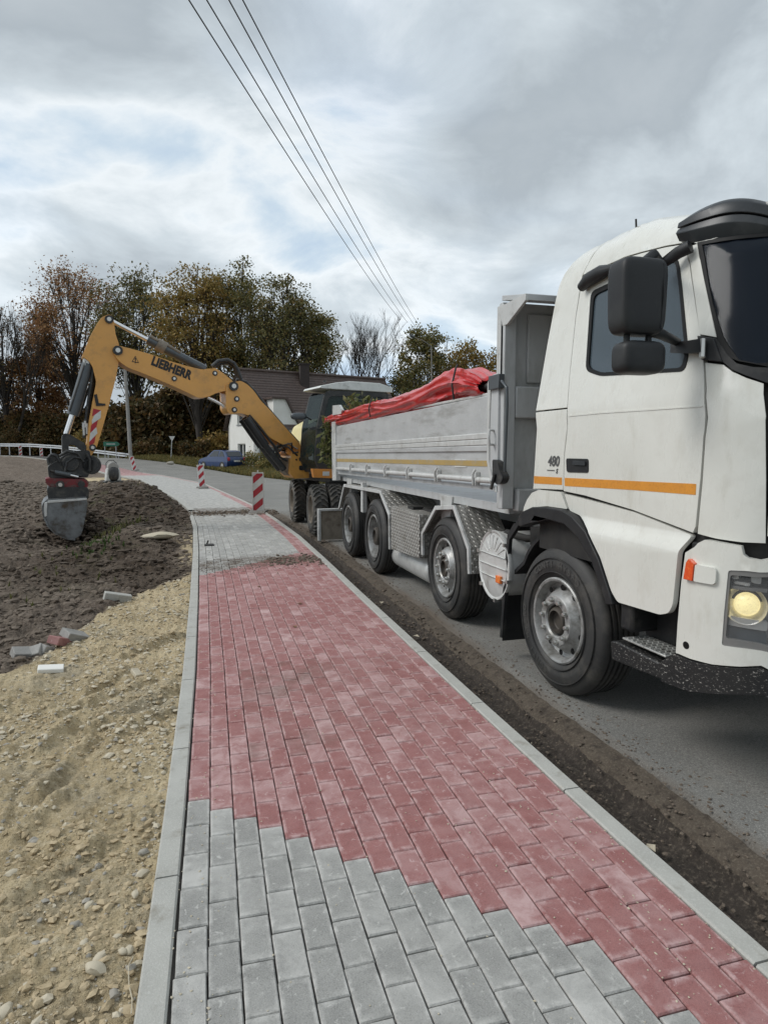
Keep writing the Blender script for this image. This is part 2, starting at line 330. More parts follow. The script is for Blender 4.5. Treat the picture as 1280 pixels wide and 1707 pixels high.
# ================================================================ the setting
def smooth(a, b, x): t = np.clip((x-a)/(b-a), 0, 1); return t*t*(3-2*t)
def E(s): return .9*smooth(42., 68., s)
KS = np.array([-6, 1.4, 2.2, 3.2, 4.4, 6.5, 8.8, 11, 14, 17, 20, 30, 40, 49, 58, 70, 86, 108, 150.])
KL = np.array([1.66, 1.57, 1.57, 1.58, 1.60, 1.64, 1.70, 1.74, 1.70, 1.60, 1.38, .50, -1.6, -4.4, -8.4, -15., -25., -40., -72.])
LS = np.array([-6, 0, 1.6, 2.7, 4.4, 6.6, 9.7, 13, 16.6, 21, 34, 49, 58, 70, 86, 108, 150.])
LL_ = np.array([-.24, -.22, -.18, -.14, -.09, -.05, -.01, .0, -.10, -.56, -2.4, -6.6, -10.6, -17.2, -27.3, -42.4, -74.6])
def RRr(s): return np.interp(s, KS, KL)
def LLl(s): return np.interp(s, LS, LL_)
_rng = np.random.RandomState(3); _T = _rng.rand(512, 512)
def vn(x, y):
    xi = np.floor(x).astype(int); yi = np.floor(y).astype(int); fx = x-xi; fy = y-yi; fx = fx*fx*(3-2*fx); fy = fy*fy*(3-2*fy)
    a = _T[xi % 512, yi % 512]; b = _T[(xi+1) % 512, yi % 512]; c = _T[xi % 512, (yi+1) % 512]; d = _T[(xi+1) % 512, (yi+1) % 512]
    return (a*(1-fx)+b*fx)*(1-fy)+(c*(1-fx)+d*fx)*fy
def fbm(x, y, o=4, g=.5):
    r = 0; a = 1; n = 0
    for i in range(o): r = r+a*(vn(x+17.3*i, y+31.7*i)*2-1); n += a; a *= g; x = x*2.03+y*.11; y = y*2.01-x*.07
    return r/n
def grid_mesh(name, X, Y, Z, mat_, attrs=None, kind=None, parent=None, smooth_=True):
    r, c = X.shape; V = np.stack([X, Y, Z], -1).reshape(-1, 3); i = np.arange(r*c).reshape(r, c)
    F = np.stack([i[:-1,:-1], i[:-1,1:], i[1:,1:], i[1:,:-1]], -1).reshape(-1, 4)
    me = bpy.data.meshes.new(name); me.vertices.add(len(V)); me.vertices.foreach_set('co', V.ravel().astype('f'))
    me.loops.add(F.size); me.loops.foreach_set('vertex_index', F.ravel().astype('i')); me.polygons.add(len(F)); me.polygons.foreach_set('loop_start', np.arange(0, F.size, 4, dtype='i'))
    me.update(calc_edges=True)
    for k, a in (attrs or {}).items():
        at = me.attributes.new(k, 'FLOAT', 'POINT'); at.data.foreach_set('value', a.ravel().astype('f'))
    if smooth_: me.shade_smooth()
    me.materials.append(mat_); o = bpy.data.objects.new(name, me); COL.objects.link(o); o.parent = parent
    if kind: o['kind'] = kind
    return o
# ---- ground materials
def ground_mat():
    m = bpy.data.materials.new('ground_soil_and_grass'); m.use_nodes = True; t = m.node_tree; p = t.nodes['Principled BSDF']; g = t.nodes.new('ShaderNodeTexCoord'); v = g.outputs['Object']
    a = mixc(t, ramp(t, noi(t, v, .3, 6, .6), [(.4, 0.), (.6, 1.)]), (.055,.06,.025), (.10,.085,.045))
    a = mixc(t, ramp(t, noi(t, v, 6, 5, .7), [(.4, 0.), (.7, 1.)]), a, (.04,.05,.018)); L(t, a, p.inputs['Base Color']); p.inputs['Roughness'].default_value = .95
    b = t.nodes.new('ShaderNodeBump'); b.inputs['Distance'].default_value = .08; L(t, noi(t, v, 4, 6, .7), b.inputs['Height']); L(t, b.outputs[0], p.inputs['Normal']); return m
def soil_mat():
    m = bpy.data.materials.new('sand_and_turned_soil'); m.use_nodes = True; t = m.node_tree; p = t.nodes['Principled BSDF']; g = t.nodes.new('ShaderNodeTexCoord'); v = g.outputs['Object']
    sand = mixc(t, ramp(t, noi(t, v, 3.5, 6, .62), [(.35, 0.), (.62, 1.)]), (.58,.475,.30), (.40,.315,.185))
    sand = mixc(t, ramp(t, noi(t, v, 1.7, 5, .6), [(.52, 0.), (.66, .65)]), sand, (.36,.325,.25))
    sand = mixc(t, ramp(t, noi(t, v, 38, 4, .7), [(.5, 0.), (.68, .75)]), sand, (.64,.55,.39))
    sand = mixc(t, ramp(t, noi(t, v, 95, 4, .7), [(.54, 0.), (.66, .75)]), sand, (.15,.115,.07))
    soil = mixc(t, ramp(t, noi(t, v, 1.3, 6, .65), [(.35, 0.), (.65, 1.)]), (.115,.088,.068), (.185,.15,.12))
    soil = mixc(t, ramp(t, noi(t, v, 26, 5, .7), [(.45, 0.), (.7, .8)]), soil, (.24,.20,.16))
    soil = mixc(t, ramp(t, noi(t, v, 60, 4, .7), [(.5, 0.), (.66, .7)]), soil, (.045,.03,.02))
    dark = mixc(t, ramp(t, noi(t, v, 9, 5, .7), [(.4, 0.), (.7, 1.)]), (.045,.032,.022), (.092,.067,.046))
    c = mixc(t, attr(t, 'sand'), soil, sand); c = mixc(t, attr(t, 'dark'), c, dark)
    gr = attr(t, 'green'); c = mixc(t, gr, c, (.07,.085,.03))
    L(t, c, p.inputs['Base Color']); p.inputs['Roughness'].default_value = .92; p.inputs['Specular IOR Level'].default_value = .2
    b = t.nodes.new('ShaderNodeBump'); b.inputs['Distance'].default_value = .012; L(t, noi(t, v, 55, 6, .75), b.inputs['Height'])
    b2 = t.nodes.new('ShaderNodeBump'); b2.inputs['Distance'].default_value = .03; L(t, noi(t, v, 14, 6, .7), b2.inputs['Height']); L(t, b.outputs[0], b2.inputs['Normal'])
    L(t, b2.outputs[0], p.inputs['Normal']); return m
def road_mat():
    m = bpy.data.materials.new('worn_asphalt'); m.use_nodes = True; t = m.node_tree; p = t.nodes['Principled BSDF']; g = t.nodes.new('ShaderNodeTexCoord'); v = g.outputs['Object']
    c = mixc(t, ramp(t, noi(t, v, .6, 6, .6), [(.35, 0.), (.65, 1.)]), (.15,.147,.136), (.215,.21,.193))
    c = mixc(t, ramp(t, noi(t, v, 140, 3, .8), [(.5, 0.), (.66, .8)]), c, (.40,.385,.35))
    c = mixc(t, ramp(t, noi(t, v, 75, 3, .8), [(.5, 0.), (.68, .7)]), c, (.07,.066,.058))
    c = mixc(t, ramp(t, noi(t, v, 2.3, 7, .7), [(.56, 0.), (.7, .5)]), c, (.25,.235,.20))
    c = mixc(t, attr(t, 'mud'), c, mixc(t, noi(t, v, 12, 4, .6), (.085,.066,.05), (.13,.105,.08)))
    L(t, c, p.inputs['Base Color']); p.inputs['Roughness'].default_value = .88
    b = t.nodes.new('ShaderNodeBump'); b.inputs['Distance'].default_value = .004; L(t, noi(t, v, 130, 3, .8), b.inputs['Height']); L(t, b.outputs[0], p.inputs['Normal']); return m
M['ground'] = ground_mat(); M['soil'] = soil_mat(); M['road'] = road_mat()
# ---- ground sheet to the horizon
rr = np.concatenate([[0], np.geomspace(1, 3000, 90)]); aa = np.linspace(0, 2*PI, 97); RA, AA = np.meshgrid(rr, aa, indexing='ij')
GX = RA*np.cos(AA); GY = RA*np.sin(AA); GZ = E(GY)-.62+.0*GX + np.where(GY > 24, smooth(0, 4, GX-np.interp(GY, KS, KL)-7.4)*.5, 0)
grid_mesh('ground', GX[:, ::-1], GY[:, ::-1], GZ[:, ::-1], M['ground'], kind='structure')
# ---- field, heap and sand to the left of the path
ns, nl = 1050, 430
sv = np.geomspace(.9, 80, ns); tt = np.linspace(0, 1, nl)**1.15; S_, T_ = np.meshgrid(sv, tt, indexing='ij')
edge = LLl(S_)-.002; lmin = -.33*S_-1.3-np.where(S_ > 40, (S_-40)*.5, 0); X_ = edge+(lmin-edge)*T_
bl = np.array([-9, -3, -1.28, -1.03, -.73, -.35, -.03, 1]); bs = np.array([-6, 1.2, 4.88, 5.56, 7.05, 7.7, 8.35, 8.6])
wob = .35*fbm(X_*2, S_*2, 4)
sd_ = np.interp(X_, bl, bs)-S_+wob; sandm = smooth(-.18, .18, sd_)
d_k = edge-X_
RIDGES = [(a, b, h) for (a, b), h in zip([[(-0.568,3.789),(-0.106,4.241)], [(-0.44,3.59),(-0.15,3.892)], [(-0.696,3.107),(-0.548,3.645)], [(-0.774,4.026),(-0.299,4.499)], [(-0.689,2.761),(-0.552,3.122)], [(-0.541,5.093),(-0.125,5.48)], [(-0.678,4.352),(-0.466,4.714)], [(-0.791,3.579),(-0.701,3.871)], [(-0.61,2.331),(-0.501,2.432)], [(-0.453,2.491),(-0.365,2.603)]], [.03,.028,.026,.03,.02,.03,.026,.02,.016,.016])]
farsand = smooth(26, 28, S_)*(1-smooth(37, 40, S_))*smooth(0, .2, d_k)*(1-smooth(2.2, 3.4, d_k))
rim = (1-smooth(.1, .3, d_k+.12*fbm(X_*3, S_*1.5, 3)))*smooth(8.5, 9.5, S_)*(1-smooth(12, 13, S_))
mound = .62*np.exp(-(((X_+1.75)/1.25)**2+((S_-18.5)/4.6)**2)) + .16*np.exp(-(((X_+.9)/.8)**2+((S_-11.4)/1.5)**2))
pit = -.30*np.exp(-(((X_+1.95)/.75)**2+((S_-12.5)/1.5)**2))
farberm = .22*smooth(30, 55, S_)*smooth(1.5, 5, d_k)
sandz = .06*fbm(X_*1.3, S_*1.3, 3)*smooth(0, .5, d_k)+.034*fbm(X_*4+S_*2.2, S_*5, 4)*smooth(0, .12, d_k)+.022*np.abs(fbm(X_*13, S_*13, 3))+.010*fbm(X_*40, S_*40, 2)
w_ = (X_*.75+S_*1.0); sandz = sandz+.03*np.sin(w_*17+3*fbm(X_*1.4, S_*1.4, 3))*smooth(-.1, .35, fbm(X_*1.1+5, S_*1.1, 3))*smooth(3.2, 4.2, S_)
soilz = -.05+.07*fbm(X_*.9, S_*.9, 3)+.07*fbm(X_*3.5, S_*3.5, 4)+.05*(.5-np.abs(fbm(X_*8, S_*8, 3)))+.03*np.abs(fbm(X_*20, S_*20, 3))
for (ra, rb_, rh) in RIDGES:
    ax_, ay_ = ra; bx_, by_ = rb_; L2_ = (bx_-ax_)**2+(by_-ay_)**2; t_ = np.clip(((X_-ax_)*(bx_-ax_)+(S_-ay_)*(by_-ay_))/L2_, 0, 1); dd_ = np.hypot(X_-ax_-t_*(bx_-ax_), S_-ay_-t_*(by_-ay_)+.03*fbm(X_*9, S_*9, 2)); sandz = sandz+rh*np.exp(-(dd_/.035)**2)-rh*.6*np.exp(-((dd_-.075)/.03)**2)*(1 if rh > 0 else 0)
fur = .035*np.sin((X_*.9-S_*.2)*7+1.5*fbm(X_*.7, S_*.7, 3))*smooth(.5, 1.6, d_k-S_*.12)
Z_ = E(S_)-.045+sandm*sandz+(1-sandm)*(soilz*smooth(0, .35, d_k)+fur)*(1-.6*farsand)+mound*smooth(.0, .5, d_k)+pit+farberm
Z_ = np.where(d_k < .03, np.minimum(Z_, E(S_)-.03), Z_)
Z_[:, 0] = E(S_[:, 0])-.3
darkm = np.exp(-(((X_+1.0+.1*(S_-9))/1.3)**2+((S_-9.6)/1.7)**2))*1.3+1.15*smooth(12, 14, S_)*np.exp(-((X_+1.5)/1.5)**4)*(1-smooth(24, 26, S_))+.75*(1-smooth(.0, .35, np.abs(sd_+.15)))*(S_ < 9)
darkm = np.clip(darkm*(.75+.5*fbm(X_*2, S_*2, 3)), 0, 1)*(1-sandm*.85)*(1-rim)
darkm = np.maximum(darkm, .8*np.exp(-(((X_+.36)/.13)**2+((S_-1.55)/.22)**2)))
green = np.clip(smooth(.1, .5, fbm(X_*1.5+9, S_*1.5, 4))*np.exp(-(((X_+1.4)/1.2)**2+((S_-16)/6)**2))*.55+.5*farsand*smooth(2.0, 3, d_k), 0, 1)
field = grid_mesh('field_soil', X_, S_, Z_, M['soil'], {'sand': np.clip(sandm+farsand+rim*.8, 0, 1), 'dark': darkm, 'green': green}, kind='structure')
def field_d(x, s):
    i = np.clip(np.searchsorted(sv, s), 1, ns-1); row = X_[i]; j = int(np.argmin(np.abs(row-x))); return float(darkm[i, j])
def field_z(x, s):
    i = np.clip(np.searchsorted(sv, s), 1, ns-1); row = X_[i]; j = int(np.argmin(np.abs(row-x))); return float(Z_[i, j])
# ---- trench between kerb and asphalt, cut asphalt edge, road
ns2, nl2 = 900, 60
sv2 = np.geomspace(.8, 120, ns2); tt2 = np.linspace(0, 1, nl2); S2, T2 = np.meshgrid(sv2, tt2, indexing='ij')
wid = np.interp(S2, [0, 16, 22, 60], [.64, .62, .40, .35]); ed = .03*fbm(S2*2.5, S2*0+3, 4)+.012*fbm(S2*14, S2*0+8, 3)
X2 = RRr(S2)-.004+(wid+ed+.03)*T2
prof = np.interp(T2, [0, .1, .5, .74, .79, .88, 1], [-.38, -.36, -.345, -.33, -.265, -.245, -.232])
Z2 = E(S2)+prof+(.022*fbm(X2*7, S2*7, 4)+.014*fbm(X2*28, S2*28, 3))*(1-smooth(.72, .98, T2))+.008*fbm(X2*30, S2*30, 3)*(T2 > .7)-.0*T2
M['trench'] = mat('damp_trench_soil', (.028,.021,.015), .8, c2=(.046,.035,.026), scale=7, fine=(.13,.105,.08), fscale=55, dirt=(.028,.02,.015), dscale=20, dlo=.5, dhi=.65, bump=.01, bscale=70)
M['cutedge'] = mat('brown_sub_base', (.075,.058,.042), .9, c2=(.105,.083,.063), scale=9, fine=(.16,.135,.10), fscale=80, dirt=(.05,.038,.028), dscale=14, dlo=.52, dhi=.65, bump=.008, bscale=90)
k1 = int(nl2*.77)
grid_mesh('trench_soil', X2[:, :k1+1], S2[:, :k1+1], Z2[:, :k1+1], M['trench'], kind='structure')
grid_mesh('road_sub_base', X2[:, k1:], S2[:, k1:], Z2[:, k1:], M['cutedge'], kind='structure')
sv3 = np.concatenate([np.linspace(-8, .75, 12), np.geomspace(.8, 170, 520)]); tt3 = np.concatenate([np.linspace(0, .25, 26)[:-1], np.linspace(.25, 1, 20)])
S3, T3 = np.meshgrid(sv3, tt3, indexing='ij'); wid3 = np.interp(S3, [0, 16, 22, 60], [.64, .62, .40, .35]); ed3 = .03*fbm(S3*2.5, S3*0+3, 4)+.012*fbm(S3*14, S3*0+8, 3)
rw = np.interp(S3, [-10, 20, 40, 60], [6.2, 5.9, 5.2, 5.4]); hx = np.interp(S3, [0, 30, 50, 90], [1, 1, 1.12, 1.3])
X3 = RRr(S3)+(wid3+ed3)+(rw)*T3*hx; Z3 = E(S3)-.222+.05*np.sin(T3*PI)*.5; Z3[:, 0] = E(S3[:, 0])-.30
d3 = X3-RRr(S3)-wid3
mud = np.clip(1-smooth(.02, .16, d3+.09*fbm(X3*3, S3*1.2, 4)), 0, 1)*.8+.28*smooth(-.05, .4, fbm(X3*1.3, S3*.7, 5))*(1-smooth(.3, 1.1, d3))*(S3 < 20)
grid_mesh('road', X3, S3, Z3, M['road'], {'mud': np.clip(mud, 0, 1)}, kind='structure')
# ---- pavement: bedding sheet, blocks, kerb stones
M['bed'] = mat('joint_sand', (.085,.078,.07), .95, c2=(.045,.04,.036), scale=14)
sv4 = np.concatenate([np.linspace(-3, 40, 200), np.linspace(41, 150, 90)]); S4, T4 = np.meshgrid(sv4, np.linspace(0, 1, 4), indexing='ij')
X4 = (LLl(S4)+.02)+(RRr(S4)-LLl(S4)-.04)*T4; pav = grid_mesh('pavement', X4, S4, E(S4)-.016+0*X4, M['bed'], kind='structure')
def block_mat(name, red, typ):
    m = bpy.data.materials.new(name); m.use_nodes = True; t = m.node_tree; p = t.nodes['Principled BSDF']
    g = t.nodes.new('ShaderNodeTexCoord'); geo = t.nodes.new('ShaderNodeNewGeometry'); v = geo.outputs['Position']
    if red: a, b, pale, dk = (.295,.124,.115), (.235,.09,.085), (.52,.36,.35), (.16,.08,.065)
    else: a, b, pale, dk = (.30,.295,.277), (.225,.222,.21), (.52,.51,.48), (.15,.145,.135)
    lum = attr(t, 'lum', typ); dirt = attr(t, 'soil', typ)
    c = mixc(t, ramp(t, noi(t, v, 11, 5, .65), [(.35, 0.), (.65, 1.)]), a, b)
    c = mixc(t, ramp(t, noi(t, v, 260, 3, .8), [(.45, 0.), (.7, .55)]), c, tuple(x*1.45 for x in a))
    c = mixc(t, ramp(t, noi(t, v, 170, 3, .8), [(.52, 0.), (.7, .6)]), c, tuple(x*.5 for x in b))
    sc = ramp(t, noi(t, v, 34, 5, .7, .8), [(.60, 0.), (.67, .75)])           # scuffs
    c = mixc(t, sc, c, pale)
    e = ramp(t, noi(t, v, 7, 6, .7, .5), [(.42, 0.), (.62, 1.)])
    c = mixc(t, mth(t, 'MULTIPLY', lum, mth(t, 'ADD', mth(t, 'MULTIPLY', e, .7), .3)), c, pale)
    ed_ = mth(t, 'MAXIMUM', mth(t, 'ABSOLUTE', attr(t, 'eu')), mth(t, 'ABSOLUTE', attr(t, 'ev'))); ed_ = mth(t, 'MULTIPLY', ramp(t, ed_, [(.74, 0.), (.95, .75)]), ramp(t, noi(t, v, 17, 5, .75), [(.42, 0.), (.6, 1.)])); c = mixc(t, ed_, c, pale)
    d = ramp(t, noi(t, v, 5, 7, .7), [(.35, 0.), (.65, 1.)])
    c = mixc(t, mth(t, 'MULTIPLY', dirt, d), c, (.10,.07,.048) )
    L(t, c, p.inputs['Base Color']); p.inputs['Roughness'].default_value = .82; p.inputs['Specular IOR Level'].default_value = .3
    bp = t.nodes.new('ShaderNodeBump'); bp.inputs['Distance'].default_value = .0022; L(t, noi(t, v, 210, 4, .8), bp.inputs['Height']); L(t, bp.outputs[0], p.inputs['Normal']); return m
BM = {(r, k): block_mat('%s_paving_%s' % ('red' if r else 'grey', k), r, 'OBJECT' if k == 'single' else 'GEOMETRY') for r in (0, 1) for k in ('single', 'joined')}
def block_geo(w, h):
    c = .0035; x, y = w/2, h/2; vs = []
    for (dx, z) in ((0, -.05), (0, -.0045), (c, 0)):
        vs += [(-x+dx, -y+dx, z), (x-dx, -y+dx, z), (x-dx, y-dx, z), (-x+dx, y-dx, z)]
    fs = [(8,9,10,11)]
    for k in (0, 4):
        for i in range(4): j = (i+1) % 4; fs.append((k+i, k+j, k+4+j, k+4+i))
    return vs, fs
EU = [-1, 1, 1, -1]*3; EV = [-1, -1, 1, 1]*3
def is_red(x, s):
    if s < 2.82-1.17*(x+.06): return False
    if s < 7.8+.95*x: return True
    if x > 1.43 and s < 15.2: return True
    if s > 16.3 and RRr(s)-x < .24: return True
    if s > 40 : return True
    return False
NC = 17; blocks = []
for s_row in np.arange(-.4, 60, .19):
    for c in range(NC):
        s = s_row+(.095 if c % 2 else 0)+.002*random.uniform(-1, 1)
        if 15.4 < s < 16.0: continue
        l0 = float(LLl(s))+.088; r0 = float(RRr(s))-.084; pitch = (r0-l0)/NC; x = l0+pitch*(c+.5)
        blocks.append((s, x, pitch, c))
meshes = {}
lumf = lambda x, s: float(fbm(np.array(x*2.1), np.array(s*2.1), 3))
near = []; joined = {0: MB(), 1: MB()}; jl = {0: [], 1: []}; jd = {0: [], 1: []}
cand = [b for b in blocks if b[0] > 1.38]; cand.sort(key=lambda b: b[0]**2+b[1]**2)
def in_view(s, x):
    a = math.atan2(x, s)-math.atan(320/1100); return abs(math.tan(a)) < 640/1100*1.02
cnt = 0; single = set()
for b in cand:
    if in_view(b[0], b[1]) and cnt < 298: single.add(b); cnt += 1
for b in blocks:
    s, x, pitch, c = b; red = is_red(x, s); h = .1855
    z = random.uniform(-.0014, .0014); rz = random.gauss(0, .006)-math.atan(float((LLl(s+.25)-LLl(s-.25)+RRr(s+.25)-RRr(s-.25))/1.0))
    if abs(x-.62) < .05 and abs(s-3.42) < .11: lm = .95
    else:
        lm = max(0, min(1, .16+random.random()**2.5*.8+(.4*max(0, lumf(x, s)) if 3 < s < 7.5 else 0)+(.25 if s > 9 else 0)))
    so = .0
    if 7.2 < s < 9.4: so = max(0, min(1, 1.5*(1-abs(s-8.5-.2*x)/.6)))*(1. if fbm(np.array(x*2.), np.array(s*3.), 3) > -.15 else .45)
    if 15 < s < 17: so = .9
    if 3.1 < s < 4.4 and .25 < x < 1.45: so = .6*(.4+.6*random.random())*(1 if fbm(np.array(x*1.7+3), np.array(s*1.7), 2) > -.1 else .3)
    if s > 17: so = .12
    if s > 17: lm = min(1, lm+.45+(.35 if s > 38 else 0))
    if b in single:
        key = (round(pitch, 3),)
        if key not in meshes:
            vs, fs = block_geo(pitch-.0045, h)
            for r in (0, 1):
                me = bpy.data.meshes.new('paving_block'); me.from_pydata(vs, [], fs); me.materials.append(BM[r, 'single']); meshes[key, r] = me
                for nm, ar in (('eu', EU), ('ev', EV)): a = me.attributes.new(nm, 'FLOAT', 'POINT'); a.data.foreach_set('value', np.array(ar, 'f'))
            meshes[key] = 1
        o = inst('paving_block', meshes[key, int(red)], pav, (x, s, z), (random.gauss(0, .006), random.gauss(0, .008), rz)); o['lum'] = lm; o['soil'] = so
    else:
        vs, fs = block_geo(pitch-.0045, h); cr, sr = math.cos(rz), math.sin(rz); e = float(E(s))
        tx, ty = random.gauss(0, .006), random.gauss(0, .008)
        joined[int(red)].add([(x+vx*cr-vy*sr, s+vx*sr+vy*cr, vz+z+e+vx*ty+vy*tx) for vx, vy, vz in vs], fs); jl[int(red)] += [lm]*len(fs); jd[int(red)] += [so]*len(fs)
jm = []
for r in (0, 1):
    me = bpy.data.meshes.new('paving_blocks'); me.from_pydata(joined[r].v, [], joined[r].f); me.materials.append(BM[r, 'joined'])
    for nm, ar in (('eu', EU), ('ev', EV)): a = me.attributes.new(nm, 'FLOAT', 'POINT'); a.data.foreach_set('value', np.array(ar*(len(me.vertices)//12), 'f'))
    for nm, ar in (('lum', jl[r]), ('soil', jd[r])):
        a = me.attributes.new(nm, 'FLOAT', 'FACE'); a.data.foreach_set('value', np.array(ar, 'f'))
    o = inst('far_red_paving' if r else 'far_grey_paving', me, pav); o['kind'] = 'stuff'
M['kerb'] = mat('concrete_kerb', (.42,.415,.38), .85, c2=(.35,.345,.315), scale=6, fine=(.47,.465,.43), fscale=160, dirt=(.24,.22,.18), dscale=9, dlo=.56, dhi=.75, bump=.0018, bscale=190)
def kerb_run(side, s0_, s1_):
    s = s0_
    while s < s1_:
        e = s+.992; n = 5; mb = MB(); vs = []
        for i in range(n+1):
            q = s+(e-s)*i/n; zz = float(E(q))+.004
            if side < 0: a = float(LLl(q)); b = a+.08; a, b = (a, b)
            else: b = float(RRr(q)); a = b-.08
            vs += [(a, q, zz-.28), (a, q, zz-.006), (a+.006, q, zz), (b-.006, q, zz), (b, q, zz-.006), (b, q, zz-.28)]
        fs = [tuple(range(6)), tuple(range(n*6, n*6+6))[::-1]]
        for i in range(n):
            for k in range(6): fs.append((i*6+k, i*6+(k+1) % 6, i*6+6+(k+1) % 6, i*6+6+k))
        mb.add(vs, fs); ob('kerb_stone', mb, M['kerb'], pav, smooth=30); s += 1.0
kerb_run(-1, .245, 15.3); kerb_run(1, -.62, 15.5); kerb_run(1, 16.2, 44)
# far kerb beyond the field along the curve
mb = MB(); pv = None
for q in np.linspace(16.4, 110, 90):
    for nm_, fn in ((0, LLl),):
        a = float(fn(q)); zz = float(E(q))+.02; cur = [(a, q, zz-.3), (a, q, zz), (a+.14, q, zz), (a+.14, q, zz-.3)]
        if pv: mb.add(pv+cur, [(0,1,5,4),(1,2,6,5),(2,3,7,6)])
        pv = cur
o = ob('far_kerb_line', mb, M['kerb'], pav)
M['pebble'] = mat('pale_pebble', (.56,.50,.38), .8, c2=(.40,.35,.26), scale=30, fine=(.5,.44,.33), fscale=200)
M['pebble2'] = mat('grey_pebble', (.36,.335,.285), .85, c2=(.26,.24,.205), scale=30)
M['clod'] = mat('soil_clod', (.12,.092,.07), .95, c2=(.185,.15,.115), scale=16, fine=(.05,.035,.025), fscale=80, bump=.004, bscale=60)
def ico(sub=1):
    bm = bmesh.new(); bmesh.ops.create_icosphere(bm, subdivisions=sub, radius=1); vs = np.array([v.co[:] for v in bm.verts]); fs = np.array([[v.index for v in f.verts] for f in bm.faces]); bm.free(); return vs, fs
I1, I2 = ico(1), ico(2)
def rocks(name, pts, mat_, base=I1, flat=.6, rough=.4, **kw):
    bv, bf = base; V = []; F = []; k = 0
    for (x, y, z, r) in pts:
        v = bv*(1+np.random.uniform(-rough, rough, (len(bv), 1)))*np.array([np.random.uniform(.7, 1.3), np.random.uniform(.6, 1.1), flat*np.random.uniform(.6, 1.2)])*r
        a = np.random.rand()*6.28; c, s = math.cos(a), math.sin(a); v = v@np.array([[c, s, 0], [-s, c, 0], [0, 0, 1]])
        V.append(v+np.array([x, y, z])); F.append(bf+k); k += len(bv)
    me = bpy.data.meshes.new(name); me.from_pydata(np.concatenate(V).tolist(), [], np.concatenate(F).tolist()); me.materials.append(mat_)
    o = bpy.data.objects.new(name, me); COL.objects.link(o)
    for a, b in kw.items(): o[a] = b
    return o
def spot(smin, smax, test, p=1.6):
    while True:
        s = smin*(smax/smin)**(random.random()**(1/p)); e = float(LLl(s)); lo = -.27*s-.7; x = random.uniform(lo, e-.01)
        if test(x, s): return x, s
is_sand = lambda x, s: s < np.interp(x, bl, bs)+.1*random.gauss(0, 1)
pts = []
cl_ = lambda x, s: is_sand(x, s) and float(fbm(np.array(x*3.+2), np.array(s*3.), 3)) > random.uniform(-.35, .25)
for i in range(4600):
    x, s = spot(1.2, 8.3, cl_, 1.0); r = .0022*s**.6*random.paretovariate(2.2)*.9; r = min(r*1.15, .022); pts.append((x, s, field_z(x, s)+r*.15, r))
rocks('gravel', pts, M['pebble'], kind='stuff', label='loose pale gravel scattered over the sandy strip beside the kerb')
pts = []
for i in range(5200):
    x, s = spot(1.2, 8.3, lambda x, s: is_sand(x, s) and float(fbm(np.array(x*2.+7), np.array(s*2.), 3)) > random.uniform(-.3, .4), 1.0); r = min(.0018*s**.7*random.paretovariate(1.7), .018); pts.append((x, s, field_z(x, s)+r*.05, r))
M['sandclod'] = mat('sand_clod', (.50,.405,.26), .95, c2=(.36,.28,.17), scale=20, bump=.003, bscale=90)
rocks('sand_clods', pts, M['sandclod'], kind='stuff', rough=.5, label='crumbled clods of beige sand on the strip beside the kerb')
pts = []
for i in range(900):
    x, s = spot(1.2, 8.0, is_sand, 1.0); r = min(.0024*s**.6*random.paretovariate(2.2), .015); pts.append((x, s, field_z(x, s)+r*.15, r))
rocks('grey_gravel', pts, M['pebble2'], kind='stuff', label='loose grey gravel scattered over the sandy strip')
pts = []
for i in range(9000):
    x, s = spot(4, 34, lambda x, s: not is_sand(x, s), 1.2); r = min(.003*s**.75*random.paretovariate(1.8), .012*s**.75); pts.append((x, s, field_z(x, s)+r*.1, r))
M['darkclod'] = mat('dark_soil_clod', (.06,.043,.030), .95, c2=(.10,.074,.052), scale=16, fine=(.03,.022,.015), fscale=80, bump=.004, bscale=60)
rocks('dark_soil_clods', [p for p in pts if field_d(p[0], p[1]) > .35], M['darkclod'], kind='stuff', label='dark brown clods on the dug earth and heap beside the path')
pts = [p for p in pts if field_d(p[0], p[1]) <= .35]
rocks('soil_clods', pts, M['clod'], kind='stuff', rough=.35, label='broken clods of turned brown soil across the field and the heap')
pts = []
for i in range(1600):
    s = .9*(17/.9)**random.random(); x = float(RRr(s))+random.uniform(.02, .62); j = (x-float(RRr(s)))/.64
    z = np.interp(j, [0, .45, .68, .8, 1], [-.345, -.33, -.315, -.25, -.23]); r = random.uniform(.004, .013)*(1 if s < 5 else 1.5); pts.append((x, s, z, r))
rocks('trench_crumbs', pts, M['clod'], kind='stuff', label='crumbs of damp dark soil lying in the trench beside the kerb')
pts = []
for i in range(700):
    s = random.gauss(8.35, .35); x = random.uniform(0, 1.62); s += .25*x-.1; z = .002; pts.append((x, s, z, random.uniform(.003, .010)))
for i in range(500):
    pts.append((random.uniform(-.1, 1.9), random.gauss(15.6, .35), .0, random.uniform(.01, .04)))
for i in range(140):
    pts.append((random.uniform(.9, 1.6), random.gauss(8.6, .2), .006, random.uniform(.012, .03)))
rocks('spilled_soil', pts, M['clod'], kind='stuff', label='spilled soil crumbs across the paving and the soil crossing')
